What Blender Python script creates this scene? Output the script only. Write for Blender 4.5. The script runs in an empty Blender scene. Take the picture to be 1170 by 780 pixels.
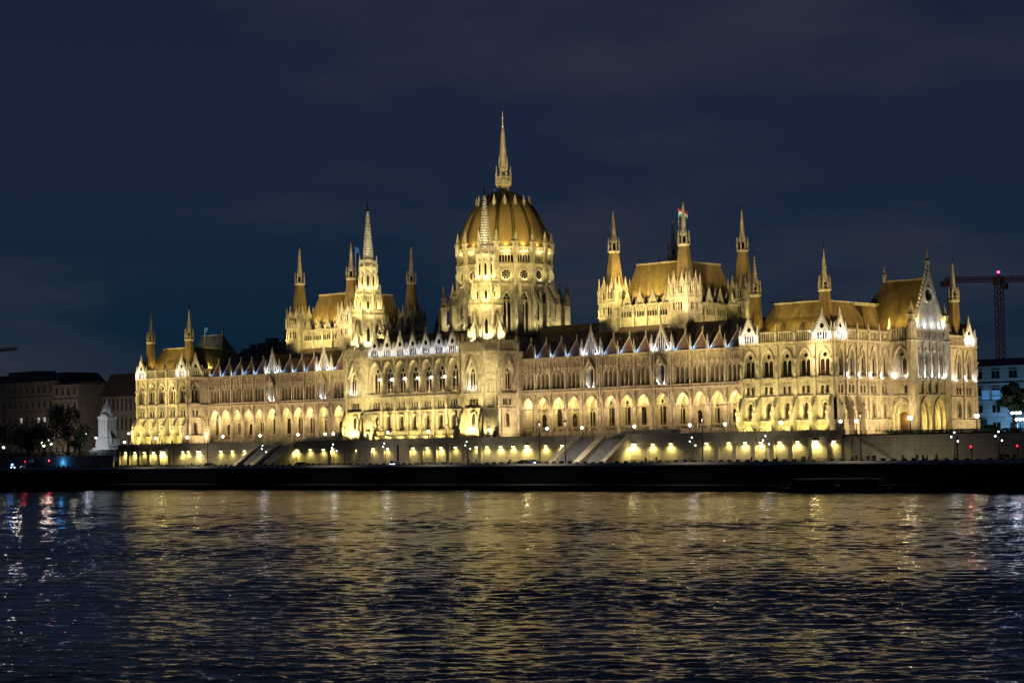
import bpy, bmesh, math, random
import numpy as np
from mathutils import Vector
random.seed(7)
C = bpy.context.scene.collection
R = math.radians
# ------------------------------------------------------------ camera
cd = bpy.data.cameras.new('camera'); cam = bpy.data.objects.new('camera', cd); C.objects.link(cam)
cam.location = (395.833, -396.475, 9.407)
yw, pt, ro = R(43.161), R(3.112), R(0.838)
fw = Vector((-math.sin(yw)*math.cos(pt), math.cos(yw)*math.cos(pt), math.sin(pt)))
rt = Vector((math.cos(yw), math.sin(yw), 0)); up = rt.cross(fw)
rx = rt*math.cos(ro) - up*math.sin(ro); uy = rt*math.sin(ro) + up*math.cos(ro)
from mathutils import Matrix
cam.rotation_euler = Matrix((rx, uy, -fw)).transposed().to_euler()
cd.sensor_width = 36; cd.lens = 36*2286.186/1170
cd.clip_start = 1; cd.clip_end = 9000
bpy.context.scene.camera = cam
# ------------------------------------------------------------ world: night sky with faint cloud
W = bpy.data.worlds.new('World'); bpy.context.scene.world = W; W.use_nodes = True
nt = W.node_tree; nt.nodes.clear()
def N(t, **k):
    n = nt.nodes.new(t)
    for a, b in k.items(): setattr(n, a, b)
    return n
tc = N('ShaderNodeTexCoord'); sp = N('ShaderNodeSeparateXYZ'); nt.links.new(tc.outputs['Generated'], sp.inputs[0])
rampn = N('ShaderNodeValToRGB'); nt.links.new(sp.outputs['Z'], rampn.inputs[0])
cr = rampn.color_ramp
cr.elements[0].position = 0.0; cr.elements[0].color = (.0032, .0150, .0310, 1)
cr.elements[1].position = .34; cr.elements[1].color = (.0058, .0125, .0330, 1)
for p_, c_ in ((.06, (.0045, .0185, .0400, 1)), (.12, (.0110, .0205, .0460, 1)), (.18, (.0125, .0200, .0460, 1)), (.25, (.0080, .0150, .0390, 1))):
    e = cr.elements.new(p_); e.color = c_
mp = N('ShaderNodeMapping'); mp.inputs['Scale'].default_value = (1, 1, 3.5); nt.links.new(tc.outputs['Generated'], mp.inputs[0])
nz = N('ShaderNodeTexNoise'); nz.inputs['Scale'].default_value = 3.2; nz.inputs['Detail'].default_value = 5; nz.inputs['Roughness'].default_value = .55
nt.links.new(mp.outputs[0], nz.inputs[0])
cr2 = N('ShaderNodeValToRGB'); nt.links.new(nz.outputs[0], cr2.inputs[0])
cr2.color_ramp.elements[0].position = .48; cr2.color_ramp.elements[0].color = (0, 0, 0, 1)
cr2.color_ramp.elements[1].position = .85; cr2.color_ramp.elements[1].color = (1, 1, 1, 1)
mx = N('ShaderNodeMixRGB', blend_type='MIX'); nt.links.new(cr2.outputs[0], mx.inputs[0]); nt.links.new(rampn.outputs[0], mx.inputs[1]); mx.inputs[2].default_value = (.042, .046, .062, 1)
bg = N('ShaderNodeBackground'); bg.inputs[1].default_value = .92; nt.links.new(mx.outputs[0], bg.inputs[0])
wo = N('ShaderNodeOutputWorld'); nt.links.new(bg.outputs[0], wo.inputs[0])
sc = bpy.context.scene
sc.view_settings.view_transform = 'Standard'; sc.view_settings.look = 'None'; sc.view_settings.exposure = 0; sc.view_settings.gamma = 1
sc.render.engine = 'CYCLES'
try:
    sc.cycles.use_light_tree = True; sc.cycles.max_bounces = 5; sc.cycles.diffuse_bounces = 2; sc.cycles.glossy_bounces = 3
    sc.cycles.caustics_reflective = False; sc.cycles.caustics_refractive = False; sc.cycles.sample_clamp_indirect = 8
except Exception: pass
# ------------------------------------------------------------ floodlights (lamps)
YEL = (1, .80, .30); GOLD = (1, .76, .22); WARM = (1, .66, .40); WHITE = (.88, .90, 1); BLUE = (.35, .60, 1)
LK = 3.7
def spot(x, y, z, tx, ty, tz, p, col, ang=90, rad=.25, blend=.7):
    l = bpy.data.lights.new('floodlight_beam', 'SPOT'); l.energy = p*LK; l.color = col; l.spot_size = R(ang); l.spot_blend = blend; l.shadow_soft_size = rad
    o = bpy.data.objects.new('floodlight_beam', l); C.objects.link(o); o.location = (x, y, z)
    o.rotation_euler = (Vector((tx, ty, tz))-Vector((x, y, z))).to_track_quat('-Z', 'Y').to_euler(); return o
def lamp(x, y, z, p, col, rad=.2):
    l = bpy.data.lights.new('lamp_light', 'POINT'); l.energy = p*LK; l.color = col; l.shadow_soft_size = rad
    o = bpy.data.objects.new('lamp_light', l); C.objects.link(o); o.location = (x, y, z); return o
def wl(x, y, z, p, col, dx=0, dy=1, dz=.5, rad=.15):      # accent flood close to a wall, aimed at it and up
    return spot(x, y, z, x+dx, y+dy, z+dz, p, col, 165, rad, .6)
# ------------------------------------------------------------ materials
def mat(name, col, rough=.8, metal=0, emis=None, es=0, spec=.3):
    m = bpy.data.materials.new(name); m.use_nodes = True; b = m.node_tree.nodes['Principled BSDF']
    b.inputs['Base Color'].default_value = (*col, 1); b.inputs['Roughness'].default_value = rough; b.inputs['Metallic'].default_value = metal
    b.inputs['Specular IOR Level'].default_value = spec
    if emis: b.inputs['Emission Color'].default_value = (*emis, 1); b.inputs['Emission Strength'].default_value = es
    return m
def noisy(m, c1, c2, scale=.4, bump=0, brick=None, detail=6, streak=True):
    t = m.node_tree; b = t.nodes['Principled BSDF']; L = t.links.new
    g = t.nodes.new('ShaderNodeNewGeometry'); mpg = t.nodes.new('ShaderNodeMapping'); L(g.outputs['Position'], mpg.inputs[0])
    mpg.inputs['Scale'].default_value = (1, 1, .35 if streak else 1)
    n = t.nodes.new('ShaderNodeTexNoise'); n.inputs['Scale'].default_value = scale; n.inputs['Detail'].default_value = detail; n.inputs['Roughness'].default_value = .65
    L(mpg.outputs[0], n.inputs[0])
    r = t.nodes.new('ShaderNodeValToRGB'); L(n.outputs[0], r.inputs[0]); r.color_ramp.elements[0].position = .3; r.color_ramp.elements[1].position = .7
    r.color_ramp.elements[0].color = (*c1, 1); r.color_ramp.elements[1].color = (*c2, 1); out = r.outputs[0]
    if brick:
        s = t.nodes.new('ShaderNodeSeparateXYZ'); L(g.outputs['Position'], s.inputs[0])
        a = t.nodes.new('ShaderNodeMath'); a.operation = 'ADD'; L(s.outputs[0], a.inputs[0]); L(s.outputs[1], a.inputs[1])
        c = t.nodes.new('ShaderNodeCombineXYZ'); L(a.outputs[0], c.inputs[0]); L(s.outputs[2], c.inputs[1])
        k = t.nodes.new('ShaderNodeTexBrick'); L(c.outputs[0], k.inputs[0]); k.inputs['Scale'].default_value = 1
        k.inputs['Brick Width'].default_value = brick[0]; k.inputs['Row Height'].default_value = brick[1]; k.inputs['Mortar Size'].default_value = brick[2]
        k.inputs['Color1'].default_value = (1, 1, 1, 1); k.inputs['Color2'].default_value = (.78, .76, .74, 1); k.inputs['Mortar'].default_value = (.5, .48, .45, 1)
        x = t.nodes.new('ShaderNodeMixRGB'); x.blend_type = 'MULTIPLY'; x.inputs[0].default_value = .8; L(out, x.inputs[1]); L(k.outputs[0], x.inputs[2]); out = x.outputs[0]
    L(out, b.inputs['Base Color'])
    if bump:
        n2 = t.nodes.new('ShaderNodeTexNoise'); n2.inputs['Scale'].default_value = 2.2; n2.inputs['Detail'].default_value = 5; L(g.outputs['Position'], n2.inputs[0])
        bp = t.nodes.new('ShaderNodeBump'); bp.inputs['Strength'].default_value = bump; bp.inputs['Distance'].default_value = .15; L(n2.outputs[0], bp.inputs['Height']); L(bp.outputs[0], b.inputs['Normal'])
    return m
M = {}
M['stone'] = noisy(mat('limestone', (.5, .46, .38), .9), (.23, .20, .145), (.58, .525, .41), .7, .5, (1.5, .62, .03))
M['carve'] = noisy(mat('carved_limestone', (.5, .46, .38), .9), (.20, .172, .12), (.62, .565, .45), 1.5, .6)
M['pale'] = noisy(mat('pale_carved_stone', (.6, .58, .54), .85), (.42, .40, .37), (.64, .62, .58), 1.4, .4)
M['wallstone'] = noisy(mat('quay_wall_stone', (.3, .29, .27), .9), (.19, .175, .14), (.36, .33, .27), .35, .4, (2.2, .55, .05))
M['roof'] = noisy(mat('roof_slate', (.16, .11, .05), .65), (.14, .095, .038), (.36, .265, .12), .35, .3, (.9, .45, .05))
M['darkroof'] = noisy(mat('dark_roof_slate', (.06, .05, .05), .7), (.07, .05, .042), (.15, .11, .09), .5, .3, (.9, .45, .05))
M['redroof'] = noisy(mat('dormer_copper_sheet', (.2, .12, .1), .6), (.15, .085, .075), (.26, .16, .14), 1.2, .2)
M['copper'] = noisy(mat('dome_copper', (.3, .16, .06), .55), (.25, .175, .065), (.34, .245, .10), .45, .12)
M['rib'] = mat('dome_rib_metal', (.07, .055, .03), .6)
M['glass'] = mat('dark_window_glass', (.012, .010, .009), .18, 0, spec=.5)
M['wood'] = noisy(mat('brown_window_shutter', (.12, .06, .03), .6), (.04, .02, .01), (.09, .045, .022), 3)
M['iron'] = mat('black_iron', (.02, .02, .022), .5, .4)
M['cloth'] = mat('dark_clothing', (.02, .02, .024), .9)
M['cloth2'] = mat('grey_clothing', (.06, .06, .07), .9)
M['cloth3'] = mat('brown_clothing', (.07, .045, .03), .9)
M['skin'] = mat('skin', (.35, .2, .14), .6)
M['asphalt'] = noisy(mat('asphalt', (.05, .05, .05), .9), (.035, .035, .036), (.065, .063, .06), .6, .2, streak=False)
M['paving'] = noisy(mat('granite_paving', (.2, .19, .18), .85), (.13, .125, .12), (.22, .21, .20), .5, .2, streak=False)
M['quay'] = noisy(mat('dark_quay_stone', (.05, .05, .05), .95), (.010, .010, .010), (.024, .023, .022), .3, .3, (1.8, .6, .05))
M['edge'] = noisy(mat('pale_quay_coping', (.3, .29, .28), .8), (.22, .21, .20), (.36, .35, .34), 1, .1)
M['steps'] = noisy(mat('grey_granite_steps', (.25, .25, .26), .85), (.060, .062, .075), (.10, .10, .12), .6, .1)
M['globe'] = mat('lamp_globe_glow', (.9, .9, .85), .4, emis=(1, .90, .72), es=9)
M['globec'] = mat('cool_lamp_glow', (.9, .9, .9), .4, emis=(.75, .86, 1), es=5)
M['yglow'] = mat('yellow_lamp_glow', (.9, .8, .4), .4, emis=(1, .82, .35), es=12)
M['wglow'] = mat('white_flood_glow', (.9, .9, .9), .4, emis=(.8, .88, 1), es=5)
M['bglow'] = mat('blue_flood_glow', (.3, .5, .9), .4, emis=(.18, .42, 1), es=1.6)
M['faintred'] = mat('faint_red_signal', (.9, .1, .1), .4, emis=(1, .03, .08), es=.9)
M['red'] = mat('red_signal_glow', (.9, .1, .1), .4, emis=(1, .03, .08), es=16)
M['pink'] = mat('crane_beacon_glow', (.9, .1, .3), .4, emis=(1, .05, .22), es=9)
M['bluelamp'] = mat('blue_beacon_glow', (.1, .3, .9), .4, emis=(.08, .28, 1), es=14)
for k in ('globe', 'globec', 'yglow', 'wglow', 'bglow', 'red', 'pink', 'bluelamp'):
    M[k].cycles.emission_sampling = 'NONE'
# ------------------------------------------------------------ mesh helpers
class Fr:                                   # u along the wall, d outward, z up
    def __init__(s, ox=0, oy=0, ang=0): s.ox, s.oy, s.c, s.s = ox, oy, math.cos(R(ang)), math.sin(R(ang)); s.ang = ang
    def P(s, u, d, z): return (s.ox+u*s.c+d*s.s, s.oy+u*s.s-d*s.c, z)
F0 = Fr()
def arch(w, h, n=5):
    n = max(2, n)
    if h <= .12: return [(-w, 0), (-w, h), (w, h), (w, 0)]
    Rr = (w*w+h*h)/(2*w); c = Rr-w; L = []
    for i in range(n+1):
        x = -w+w*i/n; L.append((x, math.sqrt(max(Rr*Rr-(x-c)**2, 0))))
    return L+[(-x, z) for x, z in L[-2::-1]]
class MB:
    def __init__(s): s.v = []; s.f = []; s.mi = []; s.ms = []; s.cur = 0
    def m(s, key):
        if key not in s.ms: s.ms.append(key)
        s.cur = s.ms.index(key); return s
    def face(s, pts):
        i = len(s.v); s.v += [tuple(p) for p in pts]; s.f.append(tuple(range(i, i+len(pts)))); s.mi.append(s.cur)
    def idx(s, vs, fs):
        i = len(s.v); s.v += [tuple(p) for p in vs]
        for f in fs: s.f.append(tuple(i+a for a in f)); s.mi.append(s.cur)
    def box(s, u0, u1, d0, d1, z0, z1, F=F0):
        s.idx([F.P(u, d, z) for z in (z0, z1) for u, d in ((u0, d0), (u1, d0), (u1, d1), (u0, d1))], [(0, 1, 2, 3), (7, 6, 5, 4), (4, 5, 1, 0), (5, 6, 2, 1), (6, 7, 3, 2), (7, 4, 0, 3)])
    def ext(s, pts, a, b, fn):              # closed outline extruded from a to b
        n = len(pts); A = [fn(p, a) for p in pts]; B = [fn(p, b) for p in pts]
        s.idx(A+B, [tuple(range(n)), tuple(range(2*n-1, n-1, -1))]+[(i, n+i, n+(i+1) % n, (i+1) % n) for i in range(n)])
    def uz(s, pts, d0, d1, F=F0): s.ext(pts, d0, d1, lambda p, d: F.P(p[0], d, p[1]))
    def dz(s, pts, u0, u1, F=F0): s.ext(pts, u0, u1, lambda p, u: F.P(u, p[0], p[1]))
    def loop(s, rings):                     # skin a stack of rings
        n = len(rings[0]); vs = [p for r in rings for p in r]; fs = [tuple(range(n))[::-1]]
        for k in range(len(rings)-1):
            for i in range(n): fs.append((k*n+i, k*n+(i+1) % n, (k+1)*n+(i+1) % n, (k+1)*n+i))
        fs.append(tuple((len(rings)-1)*n+i for i in range(n))); s.idx(vs, fs)
    def lathe(s, cx, cy, prof, n=8, rot=None, ap=True):   # prof (r, z); ap: r is the apothem
        rot = math.pi/n if rot is None else rot; k = 1/math.cos(math.pi/n) if ap else 1
        s.loop([[(cx+max(r, .02)*k*math.cos(rot+2*math.pi*i/n), cy+max(r, .02)*k*math.sin(rot+2*math.pi*i/n), z) for i in range(n)] for r, z in prof])
    def pin(s, x, y, z, h, w):              # pinnacle: shaft, cap and pyramid
        s.lathe(x, y, [(w/2, z), (w/2, z+h*.42)], 4); s.lathe(x, y, [(w*.68, z+h*.42), (w*.68, z+h*.47), (w*.42, z+h*.5), (.03, z+h)], 4)
    def build(s, name, parent=None, loc=None, smooth=False):
        me = bpy.data.meshes.new(name); me.from_pydata(s.v, [], s.f)
        for k in s.ms: me.materials.append(M[k])
        me.polygons.foreach_set('material_index', s.mi)
        if smooth: me.polygons.foreach_set('use_smooth', [True]*len(s.f))
        me.update(); o = bpy.data.objects.new(name, me); C.objects.link(o)
        if parent: o.parent = parent
        if loc: o.location = loc
        return o
    def apanel(s, F, u0, u1, z0, z1, uc, hw, zb, zs, za, dep, d=0):
        f = lambda a, b, c, e: s.face([F.P(a, d, c), F.P(b, d, c), F.P(b, d, e), F.P(a, d, e)])
        if uc-hw > u0: f(u0, uc-hw, z0, z1)
        if uc+hw < u1: f(uc+hw, u1, z0, z1)
        if zb > z0: f(uc-hw, uc+hw, z0, zb)
        A = [(uc+x, zs+z) for x, z in arch(hw, za-zs)]
        for (x0, a), (x1, b) in zip(A, A[1:]):
            if x1 > x0+1e-6: s.face([F.P(x0, d, a), F.P(x1, d, b), F.P(x1, d, z1), F.P(x0, d, z1)])
        O = [(uc-hw, zb)]+A+[(uc+hw, zb)]
        for (x0, a), (x1, b) in zip(O, O[1:]+O[:1]):
            if (x0, a) != (x1, b): s.face([F.P(x0, d, a), F.P(x1, d, b), F.P(x1, d-dep, b), F.P(x0, d-dep, a)])
    def row(s, F, u0, u1, z0, z1, ops, dep, d=0):         # wall strip with arched openings (uc, hw, zb, zs, za)
        ops = sorted(ops); e = [u0]+[(a[0]+a[1]+b[0]-b[1])/2 for a, b in zip(ops, ops[1:])]+[u1]
        if not ops: s.face([F.P(u0, d, z0), F.P(u1, d, z0), F.P(u1, d, z1), F.P(u0, d, z1)]); return
        for o, a, b in zip(ops, e, e[1:]): s.apanel(F, a, b, z0, z1, *o, dep, d)
    def hood(s, F, uc, hw, zs, za, t=.25, pr=.2, d=0, drop=0):
        a = [(uc+x, zs+z) for x, z in arch(hw, za-zs)]; k = (hw+t)/hw
        b = [(uc+x*k, zs+z*k) for x, z in arch(hw, za-zs)]
        if drop: a = [(a[0][0], zs-drop)]+a+[(a[-1][0], zs-drop)]; b = [(b[0][0], zs-drop)]+b+[(b[-1][0], zs-drop)]
        for i in range(len(a)-1):
            s.uz([a[i], a[i+1], b[i+1], b[i]], d-.02, d+pr, F)
    def balus(s, F, u0, u1, z0, z1, d=0, step=.55, w=.2, peak=0):
        s.box(u0, u1, d-.3, d+.02, z0, z0+.22, F); s.box(u0, u1, d-.28, d, z1-.25, z1, F)
        n = max(1, int((u1-u0)/step))
        for i in range(n+1):
            u = u0+(u1-u0)*i/n
            s.box(u-w/2, u+w/2, d-.24, d-.04, z0+.22, z1-.25, F)
            if peak: s.uz([(u-w*.9, z1), (u+w*.9, z1), (u, z1+peak)], d-.24, d-.04, F)
    def dent(s, F, u0, u1, z, d=0, step=.75, pr=.4, h=.45):
        n = max(1, int((u1-u0)/step))
        for i in range(n): u = u0+(u1-u0)*(i+.5)/n; s.box(u-step*.27, u+step*.27, d-.02, d+pr, z, z+h, F)
def thing(name, label, cat, loc=(0, 0, 0), group=None):
    o = bpy.data.objects.new(name, None); C.objects.link(o); o.location = loc; o['label'] = label; o['category'] = cat
    if group: o['group'] = group
    return o
def tag(o, label, cat, group=None, kind=None):
    o['label'] = label; o['category'] = cat
    if group: o['group'] = group
    if kind: o['kind'] = kind
    return o
def struct(o): o['kind'] = 'structure'; return o
def inst(src, parent, loc=None, rz=0, label=None, name=None):
    c = src.copy(); C.objects.link(c); c.parent = parent
    if loc: c.location = loc
    c.rotation_euler = (0, 0, rz)
    if label: c['label'] = label
    return c
# ============================================================ GROUND, QUAY, WATER
G = 11.9; Q = 5.58; YT = -18.3
b = MB().m('asphalt'); b.face([(-900, -41.6, Q), (900, -41.6, Q), (900, 1500, Q), (-900, 1500, Q)]); struct(b.build('ground'))
b = MB().m('paving'); b.box(-128.7, 146, -1, 42.5, Q-1, G, Fr(0, 25, 0)) ; b = MB().m('paving')
b.face([(-131, YT+.4, G), (900, YT+.4, G), (900, 700, G), (-140, 700, G), (-140, -12, G), (-131, -12, G)]); b.face([(-900, -19.6, 9.6), (-131, -19.6, 9.6), (-131, 700, 9.6), (-900, 700, 9.6)]); b.face([(-131, YT+.4, 9.5), (-131, -12, 9.5), (-131, -12, G), (-131, YT+.4, G)]); b.face([(-140, -12, 9.5), (-131, -12, 9.5), (-131, -12, G), (-140, -12, G)])
struct(b.build('terrace_pavement'))
b = MB().m('paving'); b.box(-900, 900, 30.5, 41.2, Q+.02, Q+.16); struct(b.build('quay_promenade'))
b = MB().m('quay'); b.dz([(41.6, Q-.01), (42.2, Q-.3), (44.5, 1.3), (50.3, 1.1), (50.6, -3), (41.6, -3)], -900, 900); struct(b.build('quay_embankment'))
b = MB().m('edge'); b.dz([(41.2, Q-.3), (41.2, Q+.62), (41.45, Q+.62), (42.05, Q+.05), (42.05, Q-.3)], -900, 900); struct(b.build('quay_kerb'))  # pale coping, sloped so that it catches light as a bright line
def water():
    rng = np.random.RandomState(3)
    cx, cy = 395.8, -396.5
    nr, na = 1750, 640
    rr = 48*np.exp(np.linspace(0, math.log(560/48), nr)); az = np.radians(np.linspace(43.2-25, 43.2+25, na))
    RR, AA = np.meshgrid(rr, az, indexing='ij')
    X = cx-RR*np.sin(AA); Y = cy+RR*np.cos(AA); H = np.zeros_like(X)
    dr = RR*math.log(560/48)/nr; da = RR*R(50)/na
    wind = R(126)
    for k in range(110):
        lam = .42*math.exp(rng.rand()*math.log(10)); th = wind+rng.randn()*.55
        kx, ky = 2*math.pi/lam*math.cos(th), 2*math.pi/lam*math.sin(th)
        # wave vector split into radial and tangential directions, short waves fade where the grid cannot carry them
        kr = abs(-kx*np.sin(AA)+ky*np.cos(AA)); kt = abs(kx*np.cos(AA)+ky*np.sin(AA))
        att = np.clip(2.4-1.1*(kr*dr+kt*da), 0, 1)
        amp = .0036*lam**.8*(1.0 if lam < 2 else .8)
        ph = kx*X+ky*Y+rng.rand()*6.28
        H += att*amp*(np.sin(ph)+.22*np.sin(2*ph+.3))
    gust = 1+.35*np.sin(X*.021+Y*.034+1)*np.sin(Y*.05-X*.017)+.25*np.sin(X*.06-Y*.09)
    H *= gust
    H[Y > -50.7] = 0; H *= np.clip((-50-Y)/6, .2, 1)
    n = nr*na; co = np.empty((n+4, 3)); co[:n, 0] = X.ravel(); co[:n, 1] = Y.ravel(); co[:n, 2] = H.ravel()
    co[n:] = [(-2500, -2500, -.8), (2500, -2500, -.8), (2500, -42, -.8), (-2500, -42, -.8)]
    i = np.arange(nr-1)[:, None]*na+np.arange(na-1)[None, :]
    fc = np.stack([i, i+1, i+na+1, i+na], -1).reshape(-1, 4); keep = co[fc[:, 0], 1] < -49.9; fc = fc[keep]
    fc = np.vstack([fc, [[n, n+1, n+2, n+3]]])
    me = bpy.data.meshes.new('river_water'); me.vertices.add(n+4); me.vertices.foreach_set('co', co.ravel())
    me.loops.add(fc.size); me.loops.foreach_set('vertex_index', fc.ravel().astype(np.int32)); me.polygons.add(len(fc))
    me.polygons.foreach_set('loop_start', (np.arange(len(fc))*4).astype(np.int32)); me.polygons.foreach_set('loop_total', np.full(len(fc), 4, np.int32))
    me.polygons.foreach_set('use_smooth', np.ones(len(fc), bool)); me.update(calc_edges=True); me.validate()
    m = mat('river_water', (.002, .003, .006), .05, spec=.5); t = m.node_tree; bs = t.nodes['Principled BSDF']; bs.inputs['IOR'].default_value = 2.0
    g = t.nodes.new('ShaderNodeNewGeometry'); ns = []
    for s_, det, sc_ in ((2.3, 5, (1, 1, 1)), (.42, 3, (1, 1, 1))):
        mpp = t.nodes.new('ShaderNodeMapping'); mpp.inputs['Scale'].default_value = sc_; mpp.inputs['Rotation'].default_value = (0, 0, R(-43)); t.links.new(g.outputs['Position'], mpp.inputs[0])
        mpp.inputs['Scale'].default_value = (.55, 1.0, 1)
        n_ = t.nodes.new('ShaderNodeTexNoise'); n_.inputs['Scale'].default_value = s_; n_.inputs['Detail'].default_value = det; t.links.new(mpp.outputs[0], n_.inputs[0]); ns.append(n_)
    b1 = t.nodes.new('ShaderNodeBump'); b1.inputs['Strength'].default_value = .8; b1.inputs['Distance'].default_value = .10; t.links.new(ns[0].outputs[0], b1.inputs['Height'])
    b2 = t.nodes.new('ShaderNodeBump'); b2.inputs['Strength'].default_value = .4; b2.inputs['Distance'].default_value = .12; t.links.new(ns[1].outputs[0], b2.inputs['Height']); t.links.new(b1.outputs[0], b2.inputs['Normal'])
    t.links.new(b2.outputs[0], bs.inputs['Normal'])
    me.materials.append(m); o = bpy.data.objects.new('river_water', me); C.objects.link(o); struct(o)
water()
# ============================================================ TERRACE WALL, STAIRS
SX = [(62.0, 80.6), (-61.5, -44.5)]
tw = thing('terrace_wall', 'long grey stone retaining wall with lit bays under the palace terrace', 'wall', (0, YT, Q))
b = MB().m('wallstone')
segs = [(-131, -61.5), (-44.5, 62.0), (80.6, 142)]
FT = Fr(0, YT, 0)
for a, c in segs:
    b.box(a, c, -.6, 0, Q-.2, 11.3, FT); b.box(a-.2, c+.2, -.7, .35, 11.3, 11.65, FT); b.box(a, c, -.5, .1, 11.65, 12.7, FT); b.box(a-.2, c+.2, -.6, .25, 12.7, 12.95, FT)
    b.box(a, c, -.1, .5, Q-.2, 6.7, FT)
o = b.build('wall_body'); o.parent = tw; o.location = (0, -YT, -Q)
b = MB().m('wallstone')
px = [-130+5.32*i for i in range(6)]+[-29.5, -17.8]+[-17.8+5.1*i for i in range(1, 7)]+[17.8, 23.6, 29.5]+[107.4+5.32*i for i in range(7)]
for x in px: b.box(x-.6, x+.6, .02, .75, Q-.2, 11.25, FT)
o = b.build('wall_pier', tw, (0, -YT, -Q))
b = MB().m('steps')
for sx, (a, c) in zip((1, -1), SX):
    mid = (a+c)/2
    st = thing('river_staircase', 'grey stone staircase falling to the quay from the '+('right' if sx > 0 else 'left')+' arcade', 'staircase', (mid, -22, Q))
    b = MB().m('steps'); n = 30
    for (p, q) in ((a+1.6, mid-1.1), (mid+1.1, c-1.6)):
        pr = [(-.4, Q-.1)]
        pts = [(8.7, Q-.1)]
        for i in range(n): pts += [(8.7-9.1*i/n, Q+6.3*(i+1)/n), (8.7-9.1*(i+1)/n, Q+6.3*(i+1)/n)]
        b.dz(pts+[(-.4, Q-.1)], p, q, FT)
    o = b.build('flight_of_steps', st, (-mid, 22, -Q))
    for (p, q) in ((a, a+1.6), (mid-1.1, mid+1.1), (c-1.6, c)):
        b = MB().m('wallstone'); b.dz([(-.4, Q-.1), (9.6, Q-.1), (9.6, Q+.9), (-.4, G+1.0)], p+.01, q-.01, FT); b.build('cheek_wall', st, (-mid, 22, -Q))
    b = MB().m('steps')
    pts = [(8.0, G-.05)]
    for i in range(12): pts += [(8.0-6.5*i/12, G+2.2*(i+1)/12), (8.0-6.5*(i+1)/12, G+2.2*(i+1)/12)]
    b.dz(pts+[(.75, G+2.2), (.75, G-.05)], a+3, c+1, F0); b.build('upper_steps', st, (-mid, 22, -Q))
rw = MB().m('wallstone'); FR = Fr(0, -17.2, 0)
rw.box(142.3, 900, -.6, 0, Q-.2, 11.2, FR); rw.box(142.3, 900, -.7, .2, 11.2, 11.6, FR); rw.box(142.3, 146.3, 0, .8, Q-.2, 11.0, FR)
rw.dz([(.02, Q-.1), (.8, Q-.1), (.8, Q+.3), (.02, Q+.3)], 146, 900, FR)
rw.uz([(146.3, Q-.1), (157, Q-.1), (146.3, 11.2)], .02, 3, FR)
for x in range(170, 600, 24): rw.box(x, x+.8, .02, .35, Q-.2, 11.2, FR)
tag(rw.build('retaining_wall'), 'plain dark grey retaining wall with stair ramp right of the lit terrace', 'wall')
b = MB().m('iron')
for i in range(110): x = 143+i*1.8; b.box(x-.04, x+.04, -.1, 0, 11.6, 12.6, FR)
b.box(143, 340, -.1, 0, 12.55, 12.63, FR); b.box(143, 340, -.1, 0, 12.05, 12.1, FR)
tag(b.build('terrace_railing'), 'thin iron railing on top of the dark retaining wall at right', 'railing')
lw = MB().m('wallstone'); FL = Fr(0, -20, 0)
for a, c in ((-330, -213.5), (-195, -179.5), (-171.5, -131.3)): lw.box(a, c, -.6, 0, Q-.2, 9.5, FL); lw.box(a, c, -.7, .15, 9.5, 9.75, FL)
lw.box(-213.5, -195, -.6, 0, 8.9, 9.75, FL); lw.box(-213.5, -195, -2.4, -2, Q-.2, 8.9, FL); lw.box(-179.5, -171.5, -.6, 0, 8.6, 9.75, FL); lw.box(-179.5, -171.5, -3, -2.6, Q-.2, 8.6, FL)
lw.uz([(-214, Q-.1), (-203, Q-.1), (-214, 9.6)], .02, 2.2, FL)
tag(lw.build('retaining_wall'), 'weathered grey retaining wall left of the palace, with two dark openings', 'wall')
# ============================================================ THE PALACE
P = thing('parliament_palace', 'vast floodlit gothic riverside palace with central ribbed dome and many spires', 'palace', (0, 0, G))
PL = (0, 0, -G)
def part(mb, name, smooth=False, parent=None, label=None):
    o = mb.build(name, parent or P, PL if parent is None else None, smooth)
    if label: o['label'] = label
    return o
p_, r_, CW = 5.467, 7.299, 27.166
E0, E1 = 107.36, 134.0
bays = []; x = CW
for t in 'bbbbrbbbrbbbbb':
    w = p_ if t == 'b' else r_; bays.append((x+w/2, w, t)); x += w
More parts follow.
